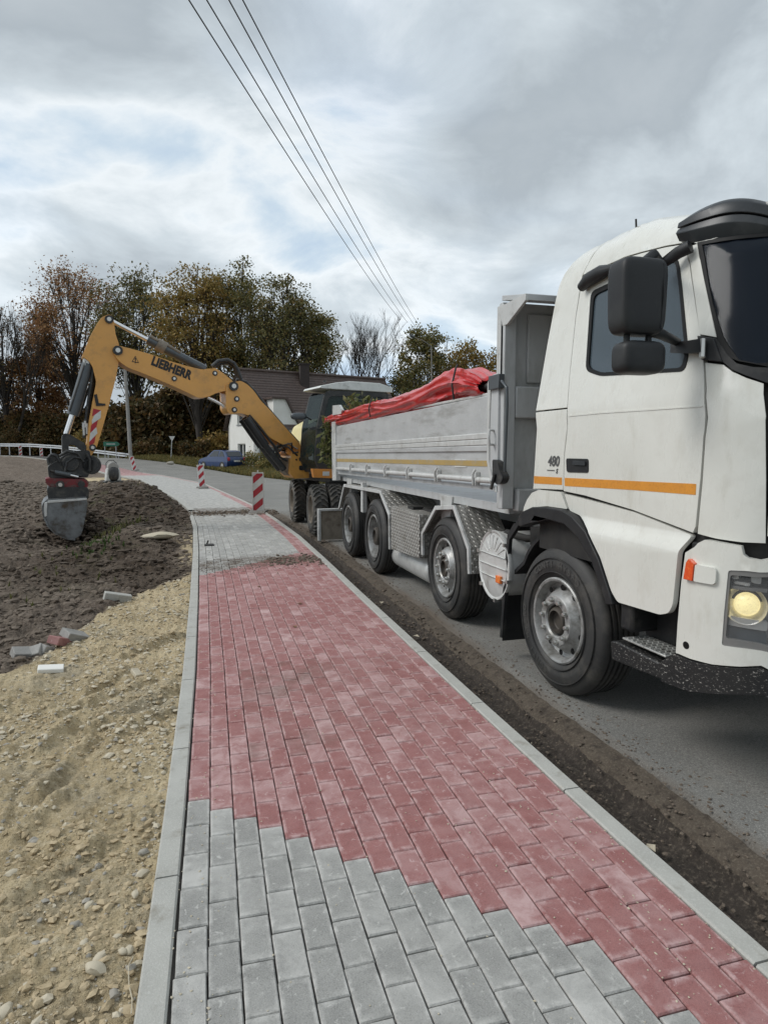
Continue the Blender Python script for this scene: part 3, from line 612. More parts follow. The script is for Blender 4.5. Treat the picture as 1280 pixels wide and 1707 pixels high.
# larger loose stones, one by one
sb = [mesh_of('stone', *(lambda v, f: (v.tolist(), f.tolist()))(I2[0]*(1+.30*np.array([[mnoise.noise(Vector(q)*1.6+Vector((i*7., 0, 0)))] for q in I2[0]])+np.random.uniform(-.05, .05, (len(I2[0]), 1)))*np.array([1, .75, .55]), I2[1]), M['pebble'] if i % 3 else M['pebble2'], smooth=40) for i in range(6)]
for (u, k, sz) in [(q, i, z) for i, (q, z) in enumerate(zip([(-0.205,2.464),(-0.204,2.353),(-0.359,2.218),(-0.387,2.133),(-0.295,1.951),(-0.232,1.969),(-0.206,1.901),(-0.297,1.904),(-0.216,1.977),(-0.623,2.699),(-0.639,2.455),(-0.412,2.638),(-0.502,2.194),(-0.19,1.92),(-0.255,2.04),(-0.355,2.802),(-0.611,3.491),(-0.535,3.893),(-0.44,3.463),(-0.65,2.586),(-0.589,2.919),(-0.285,2.666),(-0.346,2.028),(-0.459,2.06),(-0.221,2.715),(-0.217,2.217),(-0.515,1.829),(-0.24,1.811)], [.022,.024,.02,.02,.022,.016,.016,.03,.02,.022,.02,.014,.012,.017,.018,.014,.014,.012,.012,.014,.013,.012,.016,.015,.013,.016,.03,.02]))]:
    o = inst('stone', sb[k % 6], None, (u[0], u[1], field_z(u[0], u[1])+sz*.1), (random.uniform(-.3,.3), random.uniform(-.3,.3), random.uniform(0, 6)), (sz, sz, sz))
    tag(o, 'small pale or grey stone half bedded in the sandy soil left of the kerb', 'stone', 'loose stones in the sand')
flat = inst('stone', sb[1], None, ((-0.504,11.03), field_z(*(-0.504,11.03))+.0)[0:0] or ((-0.504,11.03)[0], (-0.504,11.03)[1], field_z(*(-0.504,11.03))+.04), (0,0,.3), (.26,.2,.1)); tag(flat, 'large flat tan stone slab lying on the dug soil near the kerb bend', 'stone')
def offcut(uv, size, rz, mat_, label, tilt=(0,0), dz=.02):
    x, s = uv; mb = MB(); a, b, c = size; mb.box((-a/2,-b/2,-c/2), (a/2,b/2,c/2))
    me = mesh_of('paving_offcut', mb.v, mb.f, mat_); o = inst('paving_offcut', me, None, (x, s, field_z(x, s)+dz), (tilt[0], tilt[1], rz)); o['lum'] = .3; o['soil'] = .15
    m = o.modifiers.new('b', 'BEVEL'); m.width = .004; m.segments = 1
    tag(o, label, 'paving block', 'paving pieces left on the soil')
g1, r1 = BM[0, 'single'], BM[1, 'single']
offcut((-0.752,7.059), (.26,.08,.09), .25, M['kerb'], 'grey concrete kerb offcut on the edge between sand and dark soil', (.1,.25))
offcut((-1.226,5.324), (.16,.11,.07), .5, g1, 'grey paving block at the front of the discarded row by the dark soil', (.35,.2))
offcut((-1.156,5.335), (.12,.1,.06), -.3, g1, 'tilted broken grey block just right of the front block in the discarded row', (.6,-.3))
offcut((-1.074,5.375), (.14,.09,.06), .9, g1, 'dull grey block wedged against the red block in the discarded row', (.2,.5))
offcut((-0.989,5.432), (.20,.1,.06), 1.1, r1, 'single red paving block among the discarded grey blocks on the soil', (.15,.35), .03)
offcut((-0.907,5.528), (.20,.12,.06), .8, g1, 'grey paving block standing behind the red one in the discarded row', (.3,.4), .03)
offcut((-0.956,4.843), (.16,.10,.03), .15, M['plaster'], 'flat white slab fragment lying alone on the sand', (.05,.1), .015)
offcut((-0.385,4.561), (.05,.09,.03), .5, M['pebble'], 'small pale stone fragment standing on the sand near the kerb', (.3,.1), .015)
# thin white root by the kerb
rp = [(-0.201,1.935),(-0.21,1.891),(-0.204,1.832),(-0.191,1.776),(-0.188,1.715)]; mb = MB(); mb.tube([(x, y, field_z(x, y)+.012+.008*math.sin(i*2)) for i, (x, y) in enumerate(rp)], .0018, 5)
ob('twig', mb, M['pebble'], smooth=60, label='thin curled pale root lying against the left kerb', cat='root')
# ================================================================ the truck
RC = .42
def rk(z): return .30*max(0, z-1.6)
def Lz(z):
    v = 2.36+.17*max(0, z-1.7)
    return v+.18*(1-math.sqrt(max(0, 1-((z-2.55)/.29)**2))) if z > 2.55 else v
def s0(z):
    v = 2.66+rk(z)
    return v+.18*(1-math.sqrt(max(0, 1-((z-2.55)/.29)**2))) if z > 2.55 else v
LC = 3.61                                             # truck centre line
def wz(v): # the roof falls towards the front
    if v[2] > 2.4: return Vector((v[0], v[1], v[2]-.25*max(0, min(.9, 3.5-v[1]))/.44*(v[2]-2.4)))
    return Vector(v)
def cabf(p, z, d):
    """cab skin: p runs forward along the side, round the corner and across the front; d outward"""
    z = min(z, 2.84); l, s = Lz(z), s0(z)
    if p < 0: v = Vector((l-d, s-p, z))
    elif p < PI/2*RC: a = p/RC; v = Vector((l+RC-(RC+d)*math.cos(a), s-(RC+d)*math.sin(a), z))
    else: v = Vector((l+RC+p-PI/2*RC, s-RC-d, z))
    return wz(v)
def pz(s, z): return (s0(z)-s, z)
truck = empty('tipper_truck', (LC, 4.0, -.22), 'white four axle tipper truck with silver tipping body and rolled red tarpaulin', 'truck')
def T(name, mb, m, **kw): return ob(name, mb, m, kw.pop('parent', truck), **kw)
REAR = [pz(4.26, 1.75), pz(4.26, 2.2), pz(4.25, 2.5), pz(4.24, 2.6), pz(4.22, 2.68), pz(4.18, 2.75), pz(4.12, 2.80), pz(4.05, 2.84)]
cs = dict(step=.06, parent=truck)
door = [(-0.983,2.591),(-0.64,2.587),(-0.381,2.592),(-0.184,2.589),(-0.042,2.574),(-0.025,2.456),(0.008,2.223),(0.039,2.011),(0.051,1.879),(0.05,1.742),(0.026,1.507),(0.02,1.32),(0.002,1.076),(-0.014,1.044),(-0.475,1.116),(-0.948,1.166),(-1.199,1.179),(-1.196,1.426),(-1.147,1.719),(-1.123,1.941),(-1.059,2.319)]
win = rounded([(-0.879,2.456),(-0.1,2.493),(-0.074,2.285),(-0.043,1.922),(-0.075,1.846),(-0.787,1.899),(-0.934,1.95)], .05)
curved([door, win], cabf, 0, -.03, .06, M['white'], 'door', truck)
doorp = bpy.data.objects['door']
win2 = rounded([(-0.852,2.429),(-0.115,2.47),(-0.092,2.283),(-0.063,1.928),(-0.092,1.863),(-0.781,1.917),(-0.908,1.963)], .045)
wo_ = rounded([(-0.885,2.462),(-0.095,2.496),(-0.07,2.284),(-0.039,1.921),(-0.071,1.842),(-0.787,1.896),(-0.94,1.947)], .05)
curved([wo_, win2], cabf, .004, -.02, .06, M['rubberband'], 'window_seal', truck, bevel=.002)
curved(win2, cabf, -.006, -.012, .1, M['glass'], 'side_window', truck, bevel=0)
rear_up = [(-1.561,1.727),(-1.154,1.725),(-1.13,1.941),(-1.067,2.321),(-0.993,2.598)]
seam_top = pz(3.93, 2.84)
curved(rear_up+[pz(3.93, 2.74), seam_top]+REAR[::-1], cabf, 0, -.03, .05, M['white'], 'rear_corner_panel', truck)
curved([(-1.563,1.716),(-1.158,1.716),(-1.205,1.426),(-1.207,1.185),(-1.506,1.176),(-1.608,1.168)], cabf, 0, -.03, .08, M['white'], 'lower_corner_panel', truck)
dtop = [(-0.98,2.603),(-0.64,2.597),(-0.381,2.602),(-0.184,2.601),(-0.037,2.587),(0.002,2.585)]
rs = [pz(3.915, 2.84), pz(3.915, 2.74)]
curved(rs+dtop+[(.06, 2.54), (.2, 2.58), (.4, 2.6), (.4, 2.84), (-.3, 2.84)], cabf, .001, -.03, .05, M['white'], 'roof_side', truck)
# roof lid and the black shell under the panels
mb = MB(); nr = 14; ring = []
def lidpt(i, j):
    u = i/nr; v = j/8; l = 2.73+(4.49-2.73)*v; s = 2.80+(4.10-2.80)*u; return (l, s, 2.838+.035*math.sin(PI*v)*math.sin(PI*min(1, u+.15)))
vs = [wz(lidpt(i, j)) for i in range(nr+1) for j in range(9)]
mb.add(vs, [(i*9+j, i*9+j+1, (i+1)*9+j+1, (i+1)*9+j) for i in range(nr) for j in range(8)]); T('roof_panel', mb, M['white'], smooth=60)
mb = MB(); zs = [.75, 1.05, 1.4, 1.6, 2.0, 2.3, 2.5, 2.62, 2.72, 2.80]; ring = []
for z in zs:
    li, si = Lz(z)+.035, s0(z)-RC+.035; far = 2*LC-li
    back = 4.22-(.1 if z > 2.7 else 0); r_ = RC
    pl = [(li, back)]+[(li, s0(z))]+[(li+r_-r_*math.cos(a), s0(z)-(r_-.035)*math.sin(a)) for a in np.linspace(.2, 1.5, 6)]+[(li+r_, si), (far-r_, si)]+[(far-r_+r_*math.sin(a), s0(z)-(r_-.035)*math.cos(a)) for a in np.linspace(.2, 1.4, 6)]+[(far, s0(z)), (far, back)]
    ring.append([(x, y, z) for x, y in pl])
n = len(ring[0]); mb.add([wz(p) for r in ring for p in r], [(i*n+k, i*n+(k+1) % n, (i+1)*n+(k+1) % n, (i+1)*n+k) for i in range(len(zs)-1) for k in range(n)]+[tuple(range(n))[::-1], tuple((len(zs)-1)*n+k for k in range(n))])
T('cab_shell', mb, M['dark'], smooth=30)
# rear wall of the cab and far side, in white
mb = MB(); mb.box((2.54, 4.2, .95), (4.68, 4.245, 2.35)); mb.box((2.72, 4.13, 2.35), (4.5, 4.2, 2.66)); T('cab_rear_wall', mb, M['white'], bevel=.02)
mb = MB(); mb.prism([(2.75, .95), (4.22, .95), (4.22, 2.4), (3.1, 2.4), (2.75, 1.7)], lambda u, v, d: (2*LC-Lz(v)+.01+d, u, v), -.03, .0); T('far_side_panel', mb, M['white'])
# A pillar, windscreen, apron, corner panel
curved([(-0.011,2.545),(0.045,2.549),(0.055,2.422),(0.071,2.309),(0.1,2.14),(0.127,1.986),(0.037,2.015),(0.012,2.225),(-0.016,2.452)], cabf, 0, -.03, .05, M['white'], 'windscreen_pillar', truck)
ws = [(0.076,2.53),(0.087,2.372),(0.102,2.248),(0.119,2.146),(0.138,2.067),(0.159,1.989),(0.184,1.933),(0.223,1.865),(0.298,1.842)]; xr = 2*(LC-2.36-RC)+PI/2*RC
ws = ws+[(.75, 1.86), (1.7, 1.84), (1.95, 1.95), (1.9, 2.5), (.5, 2.52)]
wo2 = [(0.049,2.56),(0.055,2.422),(0.073,2.309),(0.103,2.14),(0.13,1.986)]+[(.15, 1.90), (.22, 1.86), (.32, 1.83), (.4, 1.80), (1.8, 1.78), (2.0, 1.9), (1.98, 2.56), (.4, 2.56)]
curved([wo2, ws], cabf, .003, -.03, .06, M['rubberband'], 'windscreen_seal', truck, bevel=.003)
curved(ws, cabf, -.004, -.01, .12, M['wsglass'], 'windscreen', truck, bevel=0)
curved([(0.044,2.007),(0.127,1.982),(0.151,1.94),(0.177,1.893),(0.214,1.849),(0.28,1.826),(0.332,1.82)]+[(.75, 1.80), (2.0, 1.78), (2.0, 1.68), (.75, 1.68)]+[(0.328,1.751),(0.251,1.788),(0.192,1.822),(0.158,1.859),(0.053,1.884)], cabf, .006, -.03, .05, M['blackplastic'], 'windscreen_apron', truck)
curved([(0.061,1.87),(0.153,1.849),(0.192,1.812),(0.249,1.778),(0.317,1.747),(0.305,1.583),(0.32,1.316),(0.332,1.029),(0.235,1.026),(0.123,1.031),(0.018,1.043),(0.034,1.306),(0.039,1.507),(0.064,1.741)], cabf, 0, -.03, .05, M['white'], 'corner_panel', truck)
fp = [(0.327,1.732),(0.338,1.031)]
curved([(fp[0][0]+.01, 1.67), (2.05, 1.66), (2.05, 1.06), (fp[0][0]+.01, 1.06)], cabf, 0, -.03, .15, M['white'], 'front_panel', truck)
curved([(.45, .85), (1.95, .85), (1.95, 1.03), (.45, 1.03)], cabf, -.02, -.05, .15, M['blackplastic'], 'grille', truck)
# sun visor above the windscreen: two lofted bands
def visor(name, prof, m):
    path = [(2.50, 3.02), (2.505, 2.93), (2.53, 2.82), (2.585, 2.72), (2.68, 2.63), (2.85, 2.56), (3.2, 2.50), (LC, 2.48)]; path += [(2*LC-x, y) for x, y in path[::-1][1:]]; P0 = np.array(path); tt_ = np.linspace(0, len(path)-1, 73); P1 = np.stack([np.interp(tt_, np.arange(len(path)), P0[:, k]) for k in (0, 1)], 1)
    for _ in range(10): P1[1:-1] = (P1[:-2]+2*P1[1:-1]+P1[2:])/4
    path = [tuple(float(c) for c in p) for p in P1]
    mb = MB(); V = []; n = len(path); m_ = len(prof)
    for i, (x, y) in enumerate(path):
        a = Vector(path[max(i-1, 0)]); b = Vector(path[min(i+1, n-1)]); t = (b-a).normalized(); nn = Vector((t.y, -t.x)); nn = nn if nn.y < 0 or (i < 8 and nn.x < 0) or (i > n-9 and nn.x > 0) else -nn
        e = math.sin(PI*min(1, (i+1)/14, (n-i)/14)/2); fz = .08*float(smooth(2.54, 2.80, min(x, 2*LC-x)))
        for o_, z in prof: V.append((x+nn.x*o_, y+nn.y*o_, 2.61+(z-2.61)*(.5+.5*e)-fz))
    F = [(i*m_+k, i*m_+(k+1) % m_, (i+1)*m_+(k+1) % m_, (i+1)*m_+k) for i in range(n-1) for k in range(m_)]+[tuple(range(m_)), tuple((n-1)*m_+k for k in range(m_))[::-1]]
    mb.add(V, F); T(name, mb, m, smooth=50, bevel=.004)
visor('sun_visor', [(-.2, 2.70), (-.06, 2.695), (-.01, 2.68), (.015, 2.655), (.022, 2.606), (-.03, 2.606), (-.06, 2.66)], M['visor'])
visor('visor_lower_lip', [(.015, 2.600), (.03, 2.56), (.005, 2.492), (-.03, 2.49), (-.03, 2.600)], M['visor'])
vl = Vector((2.72, 2.60, 2.655)); mb = MB(); mb.box((2.68, 2.60, 2.60), (2.735, 2.66, 2.64)); T('visor_lamp', mb, M['chrome'], bevel=.004)
mb = MB(); mb.tube([(2.66, 3.60, 2.80), (2.655, 3.60, 2.86)], .006, 6); T('roof_antenna', mb, M['dark'])
# stripe, handle, crease, badge
curved([(-1.595,1.263),(-1.222,1.267),(-1.219,1.218),(-1.593,1.21)], cabf, .0015, -.002, .1, M['stripe'], 'stripe', truck, bevel=0)
curved([(-1.189,1.267),(-0.511,1.277),(-0.005,1.285),(-0.005,1.231),(-0.508,1.227),(-1.186,1.213)], cabf, .0015, -.002, .1, M['stripe'], 'stripe', truck, bevel=0)
hd = rounded([(-1.173,1.395),(-0.92,1.395),(-0.916,1.309),(-1.161,1.305)], .02)
curved(hd, cabf, .005, -.01, .1, M['blackplastic'], 'door_handle', truck, bevel=.003)
curved(rounded([(-1.08,1.381),(-0.939,1.379),(-0.937,1.353),(-1.079,1.354)], .008), cabf, .016, .004, .1, M['visor'], 'handle_grip', truck, bevel=.003)
mb = MB(); pts = [(-1.143,1.671),(-0.794,1.672),(-0.36,1.665),(0.029,1.659)]; 
curved([(-1.142,1.675),(-0.793,1.676),(-0.36,1.669),(0.033,1.662),(0.032,1.656),(-0.361,1.661),(-0.795,1.667),(-1.145,1.665)], cabf, .0035, -.002, .06, M['white'], 'door_crease', truck, bevel=.003)
bp_ = (-1.333,1.371); w_b = (-1.432,1.369)[0]-(-1.238,1.373)[0]
put_text('number_badge', '480', .098, lambda u, v, d: cabf(bp_[0]+u, bp_[1]+v, d), M['lettergrey'], truck, bold=.002, shear=.18)
bq = (-1.288,1.315); put_text('small_badge', 'S', .042, lambda u, v, d: cabf(bq[0]+u, bq[1]+v-.008, d), M['lettergrey'], truck, bold=.002, shear=.3)
curved([(-1.413,1.314),(-1.319,1.314),(-1.318,1.309),(-1.413,1.308)], cabf, .004, 0, .1, M['lettergrey'], 'badge_line', truck, bevel=0)
# wing panels round the front wheel
def sidef(l0): return lambda u, v, d: Vector((l0-d, u, v))
SF = sidef(2.36)
def flare(u, v, d):
    e = .05*max(0, min(1, (1.02-v)/.12)); return Vector((2.36+.0-d-e*.6, u, v))
lower = rounded([(3.781,1.056),(3.851,1.162),(3.447,1.131),(3.135,1.105),(2.678,1.03),(2.718,0.948),(2.74,0.671),(2.767,0.621),(2.833,0.597),(3.187,0.584),(3.248,0.634),(3.364,0.813),(3.51,0.958),(3.661,1.036)], .02, 3)
curved(lower, lambda u, v, d: Vector((2.36-d-.045*float(smooth(1.04, .93, v)) if u > 2.0 else 0, u, v)), 0, -.03, .05, M['white'], 'side_skirt_panel', truck, smooth=50, bevel=.006)
curved(rounded([(4.413,0.951),(4.388,1.029),(4.345,1.086),(4.276,1.141),(4.174,1.169),(3.888,1.171),(3.803,1.064),(4.058,1.062),(4.211,1.044),(4.327,1.008)], .01, 2), lambda u, v, d: Vector((2.355-d, u, v)), 0, -.25, .06, M['white'], 'rear_wing_panel', truck, smooth=50, bevel=.008)
arch_o = [(4.425,0.914),(4.327,1.001),(4.181,1.047),(3.998,1.06),(3.788,1.06),(3.668,1.03),(3.516,0.951),(3.37,0.799),(3.252,0.62),(3.224,0.559)]
arch_i = [(3.28,0.546),(3.328,0.617),(3.45,0.787),(3.601,0.905),(3.757,0.97),(3.966,0.978),(4.176,0.933),(4.355,0.886)]
mb = MB(); mb.prism(arch_o+arch_i, sidef(2.36), .055, -.04); T('wheel_arch_trim', mb, M['blackplastic'], smooth=40, bevel=.008)
# inner mudguard and flap
mb = MB(); wc = (3.93, .285)
pr = [(wc[0]+.60*math.cos(math.radians(a)), wc[1]+.60*math.sin(math.radians(a))) for a in range(150, 20, -10)]+[(4.70, .42), (4.74, .2)]
pr2 = [(x+(.02 if x > wc[0] else -.02), y+.02) for x, y in pr]
mb.prism(pr+pr2[::-1], sidef(2.40), .0, -.42); T('mudguard', mb, M['blackplastic'], smooth=50)
mb = MB(); mb.box((2.38, 4.745, -.09), (2.84, 4.76, .62)); T('mud_flap', mb, M['blackplastic'], bevel=.003)
mb = MB(); mb.prism([(4.704,0.278),(4.74,-0.055),(4.702,-0.049),(4.608,0.754),(4.439,0.903),(4.534,0.893),(4.64,0.788)], sidef(2.36), .01, -.02); T('mudguard_edge', mb, M['blackplastic'])
# bumper corner with lamps, lower bumper, step
def bf(p, z, d): # bumper skin, a little proud of the cab
    r = RC+.03; l, s = 2.335, 2.66
    if p < 0: return Vector((l-d, s-p, z))
    if p < PI/2*r: a = p/r; return Vector((l+r-(r+d)*math.cos(a), s-(r+d)*math.sin(a), z))
    return Vector((l+r+p-PI/2*r, s-r-d, z))
bmp = [(-0.031,0.943),(0.029,0.98),(0.049,1.002),(0.085,1.022),(0.125,1.021),(0.197,1.015),(0.255,1.01),(0.265,0.973),(0.284,0.959),(0.337,0.952)]+[(.5, 1.0), (.9, .99), (2.05, .98), (2.05, .36), (.6, .36)]+[(0.36,0.469),(0.275,0.449),(0.152,0.43),(0.03,0.424),(-0.067,0.425),(-0.063,0.573),(-0.05,0.784)]
hlp = rounded([(0.205,0.893),(0.277,0.899),(0.34,0.898)]+[(.62, .93), (.62, .50)]+[(0.359,0.538),(0.294,0.538),(0.192,0.532),(0.196,0.695)], .012, 2)
curved([bmp, hlp], bf, 0, -.04, .05, M['white'], 'bumper', truck, smooth=45, bevel=.01)
hl2 = rounded([(0.214,0.872),(0.278,0.874),(0.331,0.874)]+[(.585, .905), (.585, .525)]+[(0.343,0.568),(0.292,0.569),(0.207,0.57),(0.209,0.7)], .012, 2)
curved([hlp, hl2], bf, -.004, -.03, .05, M['lampgrey'], 'headlight_frame', truck, smooth=45, bevel=.004)
curved(hlp, bf, -.09, -.11, .06, M['housing'], 'headlight_housing', truck)
curved(hl2, bf, -.010, -.014, .08, M['clear'], 'headlight_lens', truck, bevel=0)
def lampdisc(name, uv, r, m, d=-.05, rz=1.):
    c = (0.28,0.734) if uv is None else uv
    curved([(c[0]+r*math.cos(t), c[1]+r*rz*math.sin(t)) for t in np.linspace(0, 2*PI, 24)[:-1]], bf, d, d-.02, .05, m, name, truck, bevel=.006)
c = (0.28,0.734); hc_ = bf(c[0], c[1], -.028); hn_ = (bf(c[0], c[1], -.10)-hc_).normalized()
mb = MB(); mb.lathe([(.092, -.004), (.088, .004), (.078, .030), (.055, .058), (.03, .07), (.001, .072)], hc_, hn_, 32); T('reflector_bowl', mb, M['chrome'], smooth=60)
mb = MB(); mb.lathe([(.056, .035), (.053, .018), (.042, .002), (.022, -.008), (.001, -.011)], hc_, hn_, 32); T('headlight_bulb', mb, M['bulb'], smooth=60)
for (du, dv, w0, h0) in ((-.06, .135, .05, .03), (.04, .125, .045, .035), (-.02, .10, .07, .012)):
    curved(rounded([(c[0]+du-w0/2, c[1]+dv-h0/2), (c[0]+du+w0/2, c[1]+dv-h0/2-.004), (c[0]+du+w0/2, c[1]+dv+h0/2), (c[0]+du-w0/2, c[1]+dv+h0/2)], .01, 2), bf, -.03, -.06, .05, M['chrome'], 'turn_reflector', truck, bevel=.008)
curved(rounded([(c[0]-.09, c[1]-.105), (c[0]+.1, c[1]-.11), (c[0]+.1, c[1]-.065), (c[0]-.09, c[1]-.06)], .01, 2), bf, -.03, -.05, .05, M['chrome'], 'fluted_reflector', truck, bevel=.004)
curved(rounded([(c[0]-.09, c[1]-.20), (c[0]+.1, c[1]-.21), (c[0]+.1, c[1]-.125), (c[0]-.09, c[1]-.12)], .01, 2), bf, -.055, -.08, .05, M['glass'], 'fog_lamp', truck, bevel=.004)
curved([(c[0]-.085, c[1]+.07), (c[0]+.09, c[1]+.07), (c[0]+.09, c[1]+.085), (c[0]-.085, c[1]+.085)], bf, -.02, -.05, .05, M['lampgrey'], 'lamp_divider', truck)
curved([(0.017,0.922),(0.048,0.902),(0.042,0.816),(-0.013,0.816),(0.001,0.9)], bf, .022, -.005, .04, M['redorange'], 'marker_lamp', truck, bevel=.004)
curved(rounded([(0.051,0.899),(0.148,0.899),(0.157,0.886),(0.157,0.829),(0.145,0.817),(0.045,0.815)], .008, 2), bf, .016, -.005, .04, M['white'], 'marker_lamp_base', truck, bevel=.006)
cc = (0.002,0.483); curved([(cc[0]+.021*math.cos(t), cc[1]+.019*math.sin(t)) for t in np.linspace(0, 2*PI, 16)[:-1]], bf, .001, -.01, .04, M['rubberband'], 'bumper_hole', truck, bevel=0)
curved([(-0.099,0.4),(-0.067,0.418),(0.03,0.416),(0.152,0.423),(0.275,0.442),(0.36,0.46)]+[(.6, .345), (2.05, .345), (2.05, .23), (.6, .23)]+[(0.366,0.339),(0.208,0.303),(0.039,0.263),(-0.148,0.247),(-0.193,0.319)], bf, .012, -.06, .05, M['splash'], 'lower_bumper', truck, smooth=45, bevel=.012)
sp_ = [(3.255,0.337),(3.202,0.349),(2.821,0.338),(2.784,0.26),(3.244,0.232)]
mb = MB(); mb.prism(sp_, sidef(2.34), .015, -.25); T('step_body', mb, M['splash'], smooth=40, bevel=.01)
st = [(3.218,0.34),(2.799,0.361)]
zt = .5*(st[0][1]+st[1][1])+.035
mb = MB(); mb.box((2.335, 2.80, zt-.012), (2.50, 3.16, zt)); T('step_plate', mb, M['step'], bevel=.004)
mb = MB()
for i in range(9):
    for j in range(4): mb.box((2.345+j*.038, 2.815+i*.038, zt), (2.372+j*.038, 2.826+i*.038, zt+.006))
T('step_tread', mb, M['step'], kind='stuff')
mb = MB(); mb.box((2.35, 3.10, .42), (2.60, 3.21, .66)); T('step_side', mb, M['blackplastic'], bevel=.02)
mb = MB(); mb.box((2.52, 2.64, .32), (2.56, 3.2, .95)); mb.box((2.36, 2.62, .33), (2.56, 2.68, 1.0)); T('step_well', mb, M['blackplastic'], bevel=.01)
# mirrors
mb = MB()
def ballbox(mb, c, h, p=3.2, n=14, m=10, taper=0):
    vs = []
    for i in range(m+1):
        th = -PI/2+PI*i/m
        for k in range(n):
            ph = 2*PI*k/n
            def sg(v, q): return math.copysign(abs(v)**q, v)
            x = sg(math.cos(th), 2/p)*sg(math.cos(ph), 2/p); y = sg(math.cos(th), 2/p)*sg(math.sin(ph), 2/p); z = sg(math.sin(th), 2/p)
            w = 1+taper*z; vs.append((c[0]+h[0]*x*w, c[1]+h[1]*y*w, c[2]+h[2]*z))
    fs = [(i*n+k, i*n+(k+1) % n, (i+1)*n+(k+1) % n, (i+1)*n+k) for i in range(m) for k in range(n)]; mb.add(vs, fs)
ma = (1.871,2.338); mbq = (2.158,1.988)
ballbox(mb, ((ma[0]+mbq[0])/2+.02, 2.73, (ma[1]+mbq[1])/2), ((mbq[0]-ma[0])/2*.86, .075, (ma[1]-mbq[1])/2), 6, 40, 28, .03); T('wing_mirror', mb, M['mirror'], smooth=60)
mxc = (ma[0]+mbq[0])/2+.105; mb = MB(); mb.tube([(mxc, 2.662, mbq[1]+.03), (mxc+.004, 2.653, (ma[1]+mbq[1])/2), (mxc, 2.662, ma[1]-.03)], .006, 6); T('mirror_seam', mb, M['mirror'], smooth=60)
wm = bpy.data.objects['wing_mirror']
mb = MB(); mb.box((ma[0]+.09, 2.785, mbq[1]+.04), (mbq[0]-.03, 2.808, ma[1]-.04)); T('mirror_glass', mb, M['chrome'], bevel=.01)
mc = (1.892,1.962); md = (2.173,1.807); mb = MB()
ballbox(mb, ((mc[0]+md[0])/2+.02, 2.73, (mc[1]+md[1])/2), ((md[0]-mc[0])/2*.84, .07, (mc[1]-md[1])/2), 4.5, 32, 20); T('lower_mirror', mb, M['mirror'], smooth=60)
for dx_ in (-.03, .09): mb = MB(); mb.tube([((ma[0]+mbq[0])/2+dx_, 2.73, mbq[1]+.02), ((ma[0]+mbq[0])/2+dx_, 2.73, mc[1]-.02)], .015, 8); T('mirror_joint', mb, M['mirror'])
u1 = (2.082,2.336); a0 = cabf(-.03, 2.52, .03); mb = MB()
mb.tube([(u1[0]-.05, 2.73, u1[1]-.03), (u1[0]+.03, 2.725, u1[1]+.03), tuple(cabf(-.13, 2.43, .08)), tuple(cabf(-.02, 2.49, .06)), tuple(cabf(.04, 2.52, .04))], [.02, .024, .026, .032, .034], 10); T('upper_mirror_arm', mb, M['mirror'], smooth=60, bevel=0)
u2 = (2.119,2.02); e2 = cabf(-.06, 1.99, .05); e3 = cabf(.06, 1.96, .035); mb = MB()
mb.tube([(u2[0]-.03, 2.73, u2[1]), (u2[0]+.05, 2.72, u2[1]-.02), tuple(e2)], [.03, .025, .02], 10); T('lower_mirror_arm', mb, M['mirror'], smooth=60)
curved([(-0.099,1.993),(0.013,1.984),(0.084,1.982),(0.084,1.916),(0.029,1.918),(-0.101,1.939)], cabf, .06, .01, .05, M['blackplastic'], 'mirror_bracket', truck, bevel=.008)
curved([(0.037,2.008),(0.121,1.982),(0.156,1.86),(0.056,1.884)], cabf, .02, 0, .05, M['blackplastic'], 'bracket_base', truck, bevel=.008)
mb = MB(); q0 = cabf(*(0.087,1.979), .045); q1 = cabf(*(0.08,1.89), .045); mb.tube([q0, q1], .014, 8); T('hinge_pin', mb, M['nut'], smooth=60)
mb = MB(); q = [(-0.946,2.501),(-0.853,2.535),(-0.725,2.545),(-0.581,2.54)]; mb.tube([cabf(a, b, .035) for a, b in q], [.03, .045, .045, .02], 10); T('wind_deflector', mb, M['mirror'], smooth=70)
mb = MB(); mb.tube([(2.62, 2.36, 1.84), (2.95, 2.33, 1.86), (3.3, 2.34, 1.84)], .01, 6); mb.tube([(2.60, 2.37, 1.88), (2.9, 2.36, 1.94)], .006, 5); T('wiper', mb, M['rubberband'])
